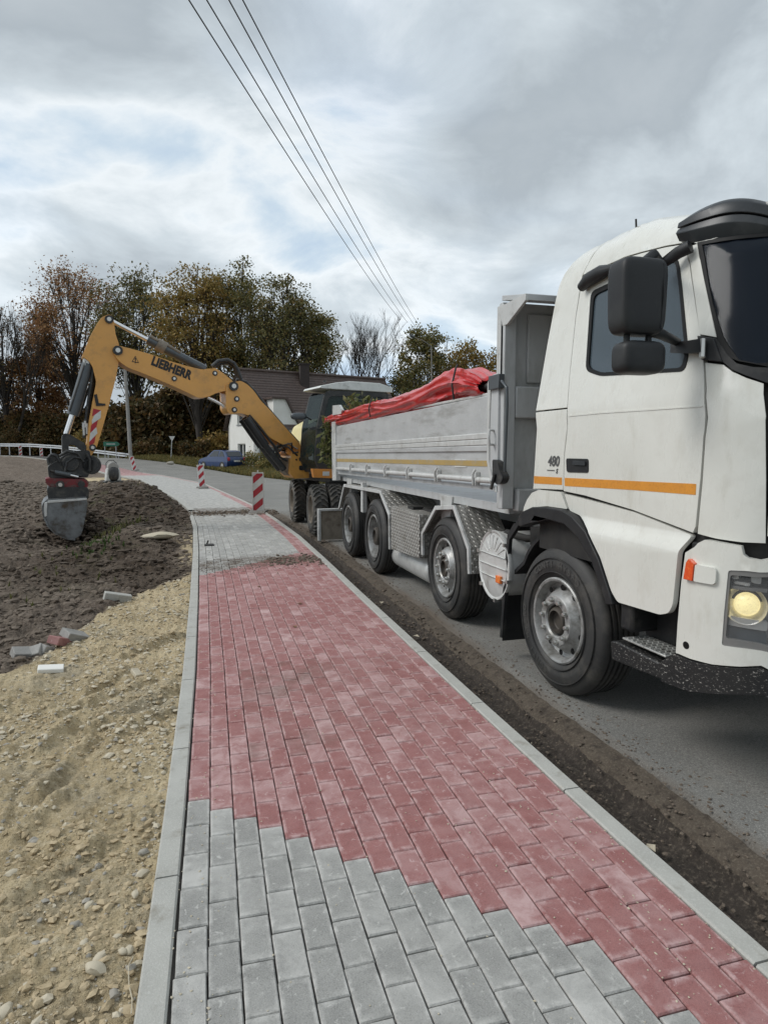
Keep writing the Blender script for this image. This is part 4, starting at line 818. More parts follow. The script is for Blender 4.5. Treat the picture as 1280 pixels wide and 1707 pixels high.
# ---- wheels
def wheel_meshes(R, wdt, kind):
    """outer face toward -x at x=0, axle along x"""
    h = .285 if kind != 'dig' else .27
    r_in = h; b = MB()
    prof = [(r_in, .055), (r_in+.02, .018), (r_in+.05, .004), (r_in+.09, -.004), (R-.12, -.006), (R-.07, .004), (R-.03, .018), (R-.008, .038), (R, .06)]
    ng = 5; x0 = .06; x1 = wdt-.06
    for g in range(ng):
        c = x0+(x1-x0)*(g+.5)/ng; prof += [(R, c-.012), (R-.014, c-.008), (R-.014, c+.004), (R, c+.008)]
    prof += [(R, wdt-.06), (R-.008, wdt-.038), (R-.04, wdt-.01), (R-.12, wdt), (r_in+.03, wdt-.01), (r_in, wdt-.05)]
    b.lathe(prof, (0, 0, 0), (1, 0, 0), 64)
    for k in range(2): # raised rings on the sidewall
        rr_ = R-.075-k*.095; b.lathe([(rr_-.004, .0), (rr_-.002, -.009), (rr_+.002, -.009), (rr_+.004, .0)], (0,0,0), (1,0,0), 64)
    ty = mesh_of('tyre', b.v, b.f, M['tyre'], 40)
    b = MB()
    lip = [(r_in+.012, .045), (r_in+.012, .012), (r_in+.002, .006), (r_in-.012, .010), (r_in-.02, .03)]
    if kind == 'steer':
        pr = lip+[(r_in-.028, .075), (r_in-.05, .085), (r_in-.075, .06), (.205, .045), (.19, .03), (.178, .008), (.17, -.002), (.118, -.002), (.108, .01), (.104, .06)]
    else:
        pr = lip+[(r_in-.024, .10), (r_in-.04, .16), (r_in-.06, .175), (.19, .185), (.175, .18), (.13, .18), (.12, .14), (.10, .13)]
    b.lathe(pr, (0,0,0), (1,0,0), 48); rim_ = mesh_of('rim', b.v, b.f, M['rim'], 35)
    b = MB()
    if kind == 'steer': b.lathe([(.106, .05), (.095, .02), (.085, .0), (.07, -.005), (.066, .03), (.06, .035), (.001, .04)], (0,0,0), (1,0,0), 32)
    else: b.lathe([(.13, .16), (.125, .06), (.115, .03), (.09, .02), (.085, .05), (.001, .055)], (0,0,0), (1,0,0), 32)
    hub_ = mesh_of('hub', b.v, b.f, M['hub'], 35)
    b = MB(); b.lathe([(.017, 0), (.017, -.018), (.014, -.024), (.012, -.030), (.001, -.031)], (0,0,0), (1,0,0), 10); nut_ = mesh_of('wheel_nut', b.v, b.f, M['nut'], 35)
    b = MB(); b.lathe([(.021, 0), (.021, -.0015), (.001, -.0016)], (0,0,0), (1,0,0), 14); hole_ = mesh_of('rim_hole', b.v, b.f, M['rubberband'], 35)
    return ty, rim_, hub_, nut_, hole_
WS = wheel_meshes(.505, .32, 'steer'); WD = wheel_meshes(.505, .30, 'drive')
def wheel(parent, x, y, z, ms, kind, mirror=False, detail=True, rot=0., tilt=0.):
    w = empty('wheel', (x, y, z), parent=parent); w.rotation_euler = (rot, 0, PI if mirror else tilt)
    for nm, me in zip(('tyre', 'rim', 'hub'), ms[:3]): inst(nm, me, w)
    if detail:
        x_n, r_n = (-.002, .145) if kind == 'steer' else (.18, .15)
        for k in range(10):
            a = 2*PI*k/10+.1; inst('wheel_nut', ms[3], w, (x_n, r_n*math.cos(a), r_n*math.sin(a)))
        if kind == 'steer':
            for k in range(10):
                a = 2*PI*(k+.5)/10; inst('rim_hole', ms[4], w, (.052, .226*math.cos(a), .226*math.sin(a)))
    return w
WX = 2.365
w1 = wheel(truck, WX, 3.93, .285, WS, 'steer', tilt=math.radians(3)); w2 = wheel(truck, WX+.01, 6.05, .285, WS, 'steer', rot=.5)
for s in (8.56, 10.05):
    wheel(truck, WX-.03, s, .285, WD, 'drive', rot=s); inst('tyre', WD[0], bpy.data.objects[truck.children[-1].name], (.34, 0, 0))
for s, k in ((3.93, 'steer'), (6.05, 'steer'), (8.56, 'drive'), (10.05, 'drive')): wheel(truck, 2*LC-WX, s, .285, WS if k == 'steer' else WD, k, True, False)
def ring_text(parent, txt, r, a0, da, size, m):
    for i, ch in enumerate(txt):
        if ch == ' ': continue
        a = math.radians(a0+i*da); vs, fs = text_mb(ch, size, bold=.002); b = MB()
        # sidewall lettering, reads clockwise seen from -x
        for u, v in vs:
            rr_ = r+v; y = rr_*math.sin(a)*1+0; 
            b.v.append((-.0075, -(u*math.cos(a)+(r+v)*math.sin(a)), -u*math.sin(a)+(r+v)*math.cos(a)))
        b.f = fs; me = mesh_of('tyre_letter', b.v, b.f, m); inst('tyre_letter', me, parent)
M['tyreletter'] = mat('tyre_lettering', (.065,.064,.06), .5)
ring_text(w1, 'CONTI HYBRO', .385, -38, 7.6, .058, M['tyreletter']); ring_text(w1, 'CONTI HYBRO', .385, 195, 7.6, .058, M['tyreletter'])
# axles and chassis
mb = MB()
for s in (3.93, 6.05, 8.56, 10.05): mb.tube([(2.6, s, .285), (4.6, s, .285)], .09, 10)
T('axle', mb, M['dark'], smooth=50)
mb = MB(); mb.box((3.15, 2.6, .45), (3.25, 11.2, .72)); mb.box((3.97, 2.6, .45), (4.07, 11.2, .72)); mb.box((3.25, 3.0, .42), (3.97, 5.4, .95)); mb.box((3.25, 7, .5), (3.97, 7.4, .7)); T('chassis_frame', mb, M['dark'])
mb = MB(); mb.box((2.75, 4.3, .55), (4.4, 4.75, .95)); mb.box((2.5, 4.35, .72), (2.66, 4.55, .86)); mb.tube([(2.45, 4.85, .78), (2.5, 4.6, .76), (2.7, 4.35, .8)], .03, 8); mb.tube([(2.8, 4.8, .7), (2.6, 4.6, .82), (2.9, 4.4, 1.0), (3.1, 4.35, 1.1)], .02, 8); T('engine_hoses', mb, M['dark'], smooth=50)
# round tank end with ribs
tcx = (4.876,0.511); mb = MB(); mb.lathe([(.001, -.012), (.12, -.010), (.22, -.004), (.262, .006), (.27, .0), (.284, -.002), (.288, .012), (.284, .03), (.272, .035), (.272, .75), (.001, .76)], (2.35, tcx[0], tcx[1]), (1, 0, 0), 48); T('round_tank', mb, M['alubright'], smooth=40)
rt = bpy.data.objects['round_tank']; mb = MB()
for dz in (.09, 0, -.09): w_ = math.sqrt(.25**2-dz**2); mb.tube([(2.338, tcx[0]-w_, tcx[1]+dz), (2.331, tcx[0], tcx[1]+dz), (2.338, tcx[0]+w_, tcx[1]+dz)], .006, 6)
for k in range(-3, 4):
    a = math.radians(90+k*17); mb.tube([(2.34, tcx[0]+.11*math.cos(a), tcx[1]+.11*math.sin(a)+.03), (2.345, tcx[0]+.25*math.cos(a), tcx[1]+.25*math.sin(a))], .004, 5)
ob('tank_rib', mb, M['alubright'], rt, kind='stuff')
for k in range(6):
    a = k*1.05+.3; mb = MB(); y, z = tcx[0]+.285*math.cos(a), tcx[1]+.285*math.sin(a); mb.box((2.33, y-.014, z-.014), (2.37, y+.014, z+.014)); ob('clip', mb, M['nut'], rt)
ml = (4.734,0.42); mb = MB(); mb.box((2.318, ml[0]-.04, ml[1]-.03), (2.342, ml[0]+.04, ml[1]+.03)); T('side_marker_lamp', mb, M['amber'], bevel=.005)
# diamond plate fenders
def offset_poly(pl, t):
    out = []
    for i, p in enumerate(pl):
        a = Vector(pl[max(i-1, 0)]); b = Vector(pl[min(i+1, len(pl)-1)]); d = (b-a).normalized(); out.append((p[0]-d.y*t, p[1]+d.x*t))
    return out
def fender(pl, depth, name):
    rt_ = None; inn = offset_poly(pl, .012); mb = MB(); mb.prism(pl+inn[::-1], sidef(2.36), 0, -depth); T(name, mb, M['plate'])
    inn = offset_poly(pl, .045); mb = MB(); mb.prism(pl+inn[::-1], sidef(2.36), .022, -.004); T('fender_edge', mb, M['lightgrey'], bevel=.004)
fender([(6.614,0.328),(6.618,0.58),(6.209,0.891),(5.721,0.936),(5.364,0.59),(5.33,0.353)], .40, 'fender')
fender([(10.772,0.49),(10.357,0.903),(8.252,0.929),(7.819,0.655),(7.791,0.215)], .66, 'fender')
mb = MB(); pb = [(10.726,0.494),(9.264,0.887)]; mb.box((2.36, (9.264,0.913)[0]-.06, .55), (2.42, (9.264,0.913)[0]+.06, .98)); T('fender_stay', mb, M['lightgrey'])
bx = [(7.768,0.764),(6.718,0.752),(6.71,0.274),(7.766,0.226)]; mb = MB(); mb.prism(bx, sidef(2.35), 0, -.5); T('equipment_box', mb, M['plate'], bevel=.006)
mb = MB(); zt_ = (bx[0][1]+bx[1][1])/2+.012; mb.box((2.45, bx[0][0]-.55, zt_-.02), (2.58, bx[0][0]-.35, zt_+.02)); mb.box((2.55, bx[0][0]-.9, zt_-.02), (2.7, bx[0][0]-.6, zt_+.012)); T('box_recess', mb, M['dark'])
mb = MB(); at_ = [(8.04,0.063),(7.004,0.124)]; mb.lathe([(.001, 0), (.12, .01), (.16, .05), (.165, .1), (.165, 1.35), (.15, 1.42), (.001, 1.44)], (2.62, 6.75, .10), (0, 1, 0), 24); T('air_tank', mb, M['alubright'], smooth=50)
mb = MB(); mb.box((2.5, 6.6, .0), (2.9, 6.64, .62)); T('mud_flap', mb, M['blackplastic'])
# ---- tipping body
bod = [*[(11.064,1.845),(4.992,1.9),(4.998,1.592),(4.99,1.357),(4.916,1.182),(11.038,1.145)]]
mb = MB(); mb.prism(bod, sidef(2.37), 0, -.05); T('body_side', mb, M['alu'], bevel=.006)
rib = [(11.074,1.531),(4.998,1.592),(4.993,1.435),(11.079,1.394)]; n_ = 3
for k in range(n_):
    a = k/n_; b_ = (k+.94)/n_; lerp = lambda p, q, t: (p[0]+(q[0]-p[0])*t, p[1]+(q[1]-p[1])*t)
    mb = MB(); mb.prism([lerp(rib[0], rib[3], a), lerp(rib[1], rib[2], a), lerp(rib[1], rib[2], b_), lerp(rib[0], rib[3], b_)], sidef(2.37), .018, -.01); T('side_rib', mb, M['alubright'] if k < 2 else M['alu'], bevel=.006)
mb = MB(); mb.prism([(11.082,1.302),(4.979,1.362),(4.972,1.313),(11.084,1.251)], sidef(2.37), .004, -.01); T('side_stripe', mb, mat('worn_gold_stripe', (.43,.29,.09), .5, c2=(.36,.26,.11), scale=5, dirt=(.33,.30,.24), dscale=8, dlo=.5, dhi=.75))
mb = MB(); mb.prism([(5.762,1.363),(5.494,1.364),(5.494,1.356),(5.762,1.354)], sidef(2.37), .006, 0); mb.prism([(5.76,1.302),(5.492,1.303),(5.492,1.295),(5.76,1.291)], sidef(2.37), .006, 0); T('reflective_mark', mb, M['sigwhite'])
pp_ = [(10.894,1.139),(4.911,1.199)]; mb = MB(); mb.tube([(2.35, pp_[0][0], pp_[0][1]), (2.35, pp_[1][0], pp_[1][1])], .026, 10); T('lower_rail', mb, M['alubright'], smooth=50)
for u, v in [(9.817,1.149),(8.857,1.16),(7.951,1.165),(7.05,1.175),(6.149,1.183),(5.229,1.193)]:
    mb = MB(); mb.box((2.325, u-.03, v-.05), (2.37, u+.0, v+.07)); mb.tube([(2.33, u-.015, v+.09), (2.315, u+.01, v+.05), (2.315, u-.01, v-.05)], .012, 6); T('side_latch', mb, M['lightgrey'], bevel=.004)
mb = MB(); mb.prism([(11.04,1.084),(4.865,1.151),(4.843,1.132),(4.853,1.117),(11.042,1.043)], sidef(2.39), 0, -.10); mb.box((2.47, 4.85, .93), (4.75, 11.3, 1.0)); T('body_sill', mb, M['grey'])
for uu in [(10.444,0.908),(6.196,1.061)]:
    mb = MB(); mb.prism([(uu[0]+.17, .99), (uu[0]-.17, .99), (uu[0]-.10, .72), (uu[0]+.12, .72)], sidef(2.45), 0, -.12); T('body_bracket', mb, M['lightgrey'], bevel=.004)
mb = MB(); mb.box((3.05, 4.9, .74), (3.3, 11.2, .93)); mb.box((3.92, 4.9, .74), (4.15, 11.2, .93)); T('subframe', mb, M['grey'])
mb = MB(); mb.box((4.80, 4.9, 1.0), (4.85, 11.2, 1.9)); T('far_body_side', mb, M['alu'])
mb = MB(); mb.box((2.42, 11.2, .95), (4.8, 11.27, 1.9)); T('tailgate', mb, M['alu'])
rp_ = [(11.36,1.938),(11.013,1.924),(10.997,0.932),(11.295,0.919)]; mb = MB(); mb.prism(rp_, sidef(2.35), 0, -.08); T('rear_post', mb, M['lightgrey'], bevel=.005)
mb = MB(); mb.prism([(11.249,2.209),(10.723,2.186),(10.501,2.085),(10.591,2.033),(11.255,2.046)], sidef(2.35), 0, -.04); T('tarp_bracket', mb, M['lightgrey'])
# front corner post, bulkhead, lip
mb = MB(); mb.prism([(4.975,2.046),(4.844,2.056),(4.82,1.969),(4.807,1.187),(4.9,1.193),(4.973,1.357),(4.981,1.592)], sidef(2.36), .02, -.12); T('corner_post', mb, M['grey'], bevel=.006)
mb = MB(); mb.prism([(4.995,1.986),(4.963,2.04),(4.939,1.98),(4.959,1.586),(4.951,1.362),(4.878,1.208),(4.922,1.192),(4.987,1.357),(4.995,1.592)], sidef(2.36), .03, .0); T('post_edge', mb, M['alubright'])
mb = MB(); mb.box((2.37, 4.82, .98), (4.85, 4.88, 2.60)); T('bulkhead', mb, M['grey'], bevel=.004)
mb = MB(); mb.box((2.36, 4.76, .98), (2.46, 4.83, 2.54)); T('bulkhead_post', mb, M['grey'], bevel=.006); mb = MB(); mb.box((2.36, 4.79, 1.95), (2.385, 4.90, 2.58)); T('bulkhead_edge', mb, M['lightgrey'], bevel=.004)
mb = MB(); mb.box((2.58, 4.795, 1.98), (4.8, 4.82, 2.52)); T('bulkhead_panel', mb, M['grey'], bevel=.012)
mb = MB(); mb.box((2.465, 4.76, 1.70), (4.8, 4.82, 1.95)); T('bulkhead_beam', mb, M['grey'], bevel=.012)
mb = MB(); mb.box((2.48, 4.72, .96), (4.8, 4.82, 1.14)); T('bulkhead_foot', mb, M['grey'], bevel=.012)
gus = [(4.857,2.57),(4.728,2.573),(4.435,2.582),(4.433,2.533),(4.635,2.449),(4.722,2.412),(4.804,2.412)]
mb = MB(); mb.prism(gus, sidef(2.37), .012, -.012); T('lip_gusset', mb, M['lightgrey'], bevel=.003)
A_, B_ = [(4.435,2.582),(4.433,2.535)]; C_ = (4.80, 2.585)
mb = MB(); mb.prism([A_, (4.86, 2.66), (4.86, 2.62), (B_[0]+.03, B_[1]+.01), B_], sidef(2.38), 0, -2.4); T('bulkhead_lip', mb, M['grey'], bevel=.004)
mb = MB(); tp = [(4.791,2.022),(4.688,2.02)]; mb.lathe([(.001, 0), (.045, 0), (.045, .05), (.001, .05)], (2.32, 4.82, 1.99), (1,0,0), 16); mb.box((2.31, 4.75, 1.93), (2.36, 4.94, 2.04)); mb.tube([(2.31, 4.70, 1.98), (2.305, 4.60, 1.92), (2.31, 4.60, 1.78), (2.31, 4.62, 1.35), (2.31, 4.62, 1.28)], .012, 8); T('tarp_crank', mb, M['cyl'], smooth=50, bevel=.004)
hq = [(4.863,1.608),(4.859,1.493)]; mb = MB(); (ha, hb) = hq; mb.tube([(2.345, ha[0]+.03, ha[1]), (2.29, ha[0], ha[1]), (2.285, ha[0], (ha[1]+hb[1])/2), (2.29, hb[0], hb[1]), (2.345, hb[0]+.03, hb[1])], .011, 8); T('post_handle', mb, M['lightgrey'], smooth=50)
mb = MB(); mb.prism(rounded([(4.844,1.378),(4.758,1.365),(4.713,1.286),(4.649,1.242),(4.688,1.193),(4.772,1.175),(4.839,1.234)], .03), sidef(2.33), .02, -.04); mb.tube([(2.30, *(4.775,1.261)), (2.29, *(4.814,1.139))], .014, 8); T('lower_latch', mb, M['exblack'], smooth=50)
mb = MB(); pq = [(4.793,1.16),(4.781,1.117)]; mb.tube([(2.32, *pq[0]), (2.32, *pq[1])], .012, 6); T('latch_pin', mb, M['alubright'])
# rolled tarpaulin on the near top edge
top = [(12.081,2.034),(11.49,2.059),(10.209,2.079),(9.592,2.096),(8.945,2.113),(8.048,2.097),(7.305,2.085),(6.91,2.116),(6.625,2.147),(6.261,2.207),(6.037,2.211),(5.79,2.194),(5.535,2.144),(5.372,2.1),(5.242,2.051)]
bot = [(12.084,1.957),(11.496,1.892),(10.214,1.883),(9.595,1.889),(8.946,1.891),(8.048,1.895),(7.303,1.891),(6.906,1.895),(6.62,1.9),(6.254,1.905),(6.03,1.907),(5.782,1.91),(5.528,1.913),(5.366,1.917),(5.237,1.919)]
ni = 260; na = 64; V = []
ts = np.array([t[0] for t in top]); tz = np.array([t[1] for t in top]); bz = np.array([t[1] for t in bot]); od = np.argsort(ts)
for i in range(ni+1):
    s = ts.max()+(ts.min()-ts.max())*i/ni; zt = np.interp(s, ts[od], tz[od])+.02*float(smooth(7, 5.6, s)); zb = np.interp(s, ts[od], bz[od]); cz, hz = (zt+zb)/2, max(.02, (zt-zb)/2)
    wdh = max(.05, min(.19, hz*1.0))+.07*float(smooth(6.4, 5.3, s)); e = 1
    for k in range(na):
        a = 2*PI*k/na
        w_ = mnoise.noise(Vector((s*.7+a*.2, math.cos(a)*1.1, math.sin(a)*1.1)))*.30+(.2-abs(mnoise.noise(Vector((s*.55, math.cos(a)*2.3+s*.5, math.sin(a)*2.3)))))*.8+(.12-abs(mnoise.noise(Vector((s*1.5, math.cos(a)*3.4-s*.8, math.sin(a)*3.4+4)))))*.2
        rr_ = 1+w_*.8; V.append((2.335+wdh*.95-wdh*rr_*math.cos(a), s+.02*math.sin(a*2), cz-.008+(hz+.008)*rr_*math.sin(a)))
# the open front end turns inward
for j, (sc_, ds) in enumerate(((.9, -.012), (.80, .03), (.74, .5))):
    base_ = V[ni*na:(ni+1)*na]; cx = sum(p[0] for p in base_)/na; cz = sum(p[2] for p in base_)/na
    for p in base_: V.append((cx+(p[0]-cx)*sc_, p[1]+ds, cz+(p[2]-cz)*sc_*.8))
mb = MB(); F = [(i*na+k, i*na+(k+1) % na, (i+1)*na+(k+1) % na, (i+1)*na+k) for i in range(ni+3) for k in range(na)]; F.append(tuple(range(na)));  F.append(tuple((ni+3)*na+k for k in range(na)))
mb.add(V, F); tarp = T('tarpaulin', mb, M['tarp'], smooth=80)
mb = MB(); mb.lathe([(.001, 0), (.035, 0), (.04, .03), (.035, .05), (.035, .5), (.001, .5)], (2.45, ts.min()-.06, 1.985), (0, 1, 0), 16); T('tarp_roller', mb, M['exblack'], smooth=40)
for s, h in ((np.interp(738, [715, 766], [5.95, 5.45]), .05), ((8.693,1.934)[0], .04)):
    mb = MB(); zt = float(np.interp(s, ts[od], tz[od])); zb = float(np.interp(s, ts[od], bz[od])); mb.tube([(2.335, s, zb), (2.315, s, (zt+zb)/2), (2.35, s, zt+.015), (2.37, s, zt+h)], .009, 6); T('tarp_strap', mb, M['exblack'])
mb = MB(); mb.box((2.385, 4.95, 1.90), (2.44, 11.25, 1.925)); T('body_top_rail', mb, M['alubright'], bevel=.006)

# ================================================================ the excavator
B0 = Vector((2.1, 14.0)); DQ = Vector((-4.1, -.8)).normalized(); NN = Vector((-DQ.y, DQ.x))
NN = NN if NN.y < 0 else -NN
def ef(q, z, d): p = B0+DQ*q+NN*d; return Vector((p.x, p.y, z))
exc = empty('wheeled_excavator', (3.5, 14.1, -.22), 'yellow wheeled excavator reaching its long boom over the path to the field', 'excavator')
def X(name, mb, m, **kw): return ob(name, mb, m, kw.pop('parent', exc), **kw)
def plate(name, pl, hw, m, r=.05, bev=.015, **kw):
    mb = MB(); mb.prism(rounded(pl, r, 3), ef, hw, -hw); return X(name, mb, m, smooth=40, bevel=bev, **kw)
def ecyl(name, a, b, r, m, d=0., n=14, r2=None, **kw):
    mb = MB(); mb.tube([ef(*a, d), ef(*b, d)], [r, r2 or r], n); return X(name, mb, m, smooth=50, **kw)
def pin(pt, r, w, m='nut', name='pivot_pin'):
    mb = MB(); mb.tube([ef(*pt, w), ef(*pt, -w)], r, 14); X(name, mb, M[m], smooth=50)
stick = [(3.56,3.903),(3.491,3.861),(3.475,3.745),(3.461,3.553),(3.411,3.396),(3.402,3.202),(3.416,3.093),(3.479,2.776),(3.632,2.216),(3.759,1.789),(3.85,1.505),(3.926,1.374),(3.978,1.319),(4.026,1.352),(4.038,1.45),(4.006,1.623),(3.962,1.991),(3.926,2.164),(3.817,2.673),(3.866,2.938),(3.922,3.041),(4.037,3.119),(3.978,3.25),(3.906,3.445),(3.768,3.709),(3.683,3.833)]
plate('dipper_stick', stick, .17, M['yellow'], .04)
boom1 = [(3.506,3.297),(3.443,3.349),(3.177,3.298),(2.885,3.23),(2.521,3.12),(2.18,3.039),(1.91,2.992),(1.782,3.027),(1.678,3.044),(1.505,2.938),(1.342,2.807),(1.248,2.694),(1.369,2.618),(1.56,2.593),(1.689,2.547),(1.831,2.473),(2.015,2.449),(2.183,2.528),(2.469,2.653),(2.696,2.743),(3.002,2.861),(3.271,2.955),(3.412,3.05),(3.5,3.168)]
plate('front_boom', boom1, .22, M['yellow'], .06)
boom2 = [(1.481,2.728),(1.326,2.781),(1.186,2.817),(1.05,2.747),(0.918,2.622),(0.785,2.437),(0.601,2.262),(0.427,2.073),(0.199,1.832),(-0.021,1.599),(-0.085,1.45),(0.008,1.413),(0.203,1.512),(0.396,1.585),(0.635,1.717),(0.782,1.909),(0.904,2.051),(1.001,2.12),(1.158,2.176),(1.303,2.172),(1.411,2.146),(1.492,2.25)]
plate('rear_boom', boom2, .25, M['yellow'], .05)
mb = MB(); mb.prism([(1.026,2.102),(0.854,2.009),(0.569,1.708),(0.314,1.562),(0.028,1.412),(0.055,1.362),(0.367,1.487),(0.597,1.597),(0.819,1.864),(0.978,2.018)], ef, .14, -.14); X('boom_underside', mb, M['orangepanel'], smooth=40, bevel=.01)  # shade below the boom is put in as a darker, redder colour
for p, r, w in (((3.561,3.807), .075, .2), ((3.438,3.256), .085, .25), ((2.457,2.797), .05, .235), ((1.276,2.455), .055, .265), ((1.328,2.242), .055, .265), ((1.337,2.7), .09, .30), ((3.923,1.493), .06, .2), ((1.685,2.938), .05, .23)):
    pin(p, r, w, 'exblack'); pin(p, r*.5, w+.012, 'nut', 'pin_cap')
# stick cylinder on top, with rod
ecyl('stick_cylinder_rod', (3.529,3.823), (2.793,3.476), .04, M['rod']); ecyl('stick_cylinder', (2.888,3.524), (1.827,3.025), .085, M['cyl']); ecyl('cylinder_clamp', (2.717,3.459), (2.566,3.38), .115, M['muddysteel'])
mb = MB(); mb.tube([ef(*p, .06) for p in [(2.844,3.572),(2.715,3.515),(2.52,3.428),(2.301,3.307)]], .03, 8); X('hydraulic_pipe', mb, M['muddysteel'], smooth=50)
# bucket cylinder
ecyl('bucket_cylinder', (3.936,3.001), (4.22,2.077), .10, M['cyl'], .05); ecyl('bucket_cylinder_rod', (4.219,2.098), (4.342,1.73), .05, M['rod'], .05)
mb = MB(); mb.tube([ef(*p, .12) for p in [(3.972,3.047),(4.074,2.731),(4.186,2.403),(4.275,2.142)]], .022, 8); X('hydraulic_pipe', mb, M['exblack'], smooth=50)
mb = MB(); mb.prism([(4.01,3.088),(3.93,3.104),(3.915,2.976),(4.005,2.96)], ef, .14, -.14); X('cylinder_eye', mb, M['alubright'])
for k, pts in enumerate(([(3.805,2.96),(3.846,2.655),(3.907,2.381),(3.942,1.998),(3.971,1.757)], [(3.826,2.927),(3.879,2.599),(3.944,2.216),(3.984,1.943),(4.003,1.713)], [(3.843,3.001),(3.897,2.652),(3.96,2.325),(4.015,1.942),(4.055,1.669)])):
    mb = MB(); mb.tube([ef(*p, .06*k-.02) for p in pts], .028, 7); X('hydraulic_hose', mb, M['exblack'], smooth=60)
mb = MB()
for p in [(4.059,1.822),(4.028,1.855),(3.999,1.812),(4.054,1.713),(4.002,1.735)]: mb.tube([ef(*p, .12), ef(p[0], p[1]+.12, .12)], .02, 6)
X('hose_coupling', mb, M['alubright'])
# boom adjusting cylinder, lift cylinders
ecyl('adjusting_cylinder_rod', (1.806,2.477), (1.405,2.289), .035, M['rod'], .1)
for d in (.33, .02):
    ecyl('lift_cylinder', (1.11,2.079), (0.726,1.534), .085, M['cyl2'], d); ecyl('lift_cylinder_rod', (0.763,1.571), (0.341,1.045), .065, M['exblack'], d)
mb = MB()
for o_ in (0, .04):
    mb.tube([ef(*p, .26+o_) for p in [(1.04,2.143),(0.738,1.789),(0.515,1.511),(0.416,1.303),(0.263,1.228)]], .022, 7); 
mb.tube([ef(*p, .1) for p in [(1.709,3.078),(1.588,3.19),(1.396,3.225),(1.277,3.162),(1.207,3.035),(1.138,2.848)]], .04, 8); mb.tube([ef(*p, .02) for p in [(1.638,3.082),(1.517,3.159),(1.373,3.18),(1.254,3.104),(1.185,2.917)]], .035, 8)
mb.tube([ef(*p, -.1) for p in [(1.186,2.87),(0.99,2.831),(0.832,2.67),(0.584,2.362),(0.267,2.012),(-0.125,1.602)]], .035, 8)
X('boom_hose', mb, M['exblack'], smooth=60)
for k in range(12):
    pts = [ef(*p, .1+random.uniform(-.25, .3)) for p in [(0.51,1.425),(0.379,1.512),(0.223,1.475),(0.092,1.349)]]; pts = [Vector(p)+Vector((random.uniform(-.05,.05), 0, random.uniform(-.12,.12))) for p in pts]; mb = MB(); mb.tube(pts, .018, 6); X('hydraulic_hose', mb, M['exblack'] if k % 3 else M['muddysteel'], smooth=60)
# boom foot bracket with lugs
plate('boom_foot', [(0.246,1.548),(-0.08,1.45),(-0.145,1.35),(0.146,1.302),(0.274,1.376)], .3, M['orangepanel'], .03)
plate('swing_bracket', [(0.184,1.425),(-0.183,1.388),(-0.204,0.862),(0.113,0.856),(0.216,0.957)], .32, M['yellow'], .03)
for vv in ((763, 770), (776, 785)):
    pl = [(-0.119,10.185),(-0.269,10.228)]; mb = MB(); z1, z0 = (-0.048,1.302)[1], (-0.047,1.215)[1]
    if vv[0] > 770: z1, z0 = (-0.046,1.128)[1], (-0.045,1.029)[1]
    q0, q1 = (0.018,1.265)[0], (-0.193,1.264)[0]; mb.prism(rrect(min(q0,q1), min(z0,z1), max(q0,q1), max(z0,z1), .03), ef, .345, .25); X('bracket_slot', mb, M['exblack'])
plate('lower_lug', [(0.436,1.228),(0.241,1.301),(0.059,1.225),(0.037,0.874),(0.142,0.889),(0.349,1.054)], .2, M['muddysteel'], .05)
# cab
cabm = M['exblack']; q0, q1, n0, n1 = -.10, -1.62, .32, 1.18
cabe = empty('excavator_cab', tuple(ef(-.7, .95, .75)), parent=exc)
def XC(name, mb, m, **kw): return ob(name, mb, m, cabe, **kw)
side_o = [(q0+.02, 1.06), (q0+.10, 1.25), (q0+.05, 1.9), (q0-.12, 2.55), (q0-.2, 2.62), (q1, 2.62), (q1, 1.06)]
door_o = [(q0-.10, 1.16), (q0-.01, 1.28), (q0-.055, 1.9), (q0-.21, 2.50), (-.82, 2.52), (-.82, 1.16)]; back_o = [(-.92, 1.16), (-.92, 2.52), (q1+.12, 2.52), (q1+.12, 1.16)]
for d, nm in ((n1, 'near'), (n0, 'far')):
    mb = MB(); mb.prism([rounded(side_o, .05, 3), rounded(door_o, .08, 3), rounded(back_o, .08, 3)], lambda q, z, dd: ef(q, z, d+dd), 0, -.05 if d > 1 else .05); XC('cab_frame', mb, M['exblack'], smooth=40, bevel=.012)
    for gl in (door_o, back_o):
        mb = MB(); mb.prism(rounded(gl, .08, 3), lambda q, z, dd: ef(q, z, d+dd-.02), 0, -.006); XC('cab_window', mb, M['exglass'])
fr_ = [(q0+.02, 1.06), (q0+.10, 1.25), (q0+.05, 1.9), (q0-.12, 2.55)]
mb = MB()
for i in range(3): (a, b) = fr_[i], fr_[i+1]; mb.add([ef(*a, n1-.06), ef(*b, n1-.06), ef(*b, n0+.06), ef(*a, n0+.06)], [(0,1,2,3)])
XC('front_window', mb, M['exglass'])
mb = MB(); mb.prism([(q0, 1.0), (q0, 1.08), (q1, 1.08), (q1, 1.0)], ef, n1, n0); XC('cab_floor', mb, M['exblack'])
mb = MB(); mb.prism([(q1+.02, 1.06), (q1+.02, 2.6), (q1+.06, 2.6), (q1+.06, 1.06)], ef, n1-.05, n0+.05); XC('cab_back', mb, M['exglass'])
mb = MB(); mb.prism([(-1.3, 1.1), (-1.3, 1.9), (-1.15, 1.95), (-1.05, 1.5), (-.7, 1.45), (-.7, 1.3), (-1.0, 1.1)], ef, .95, .5); XC('seat', mb, M['dark'], bevel=.04)
mb = MB(); mb.prism([(q0-.04, 2.70), (q0, 2.655), (q0-.1, 2.64), (q1-.08, 2.62), (q1-.10, 2.72), (q1+.2, 2.80), (-.75, 2.81), (-.45, 2.77)], ef, n1+.03, n0-.05); XC('cab_roof', mb, M['cabwhite'], smooth=40, bevel=.02)
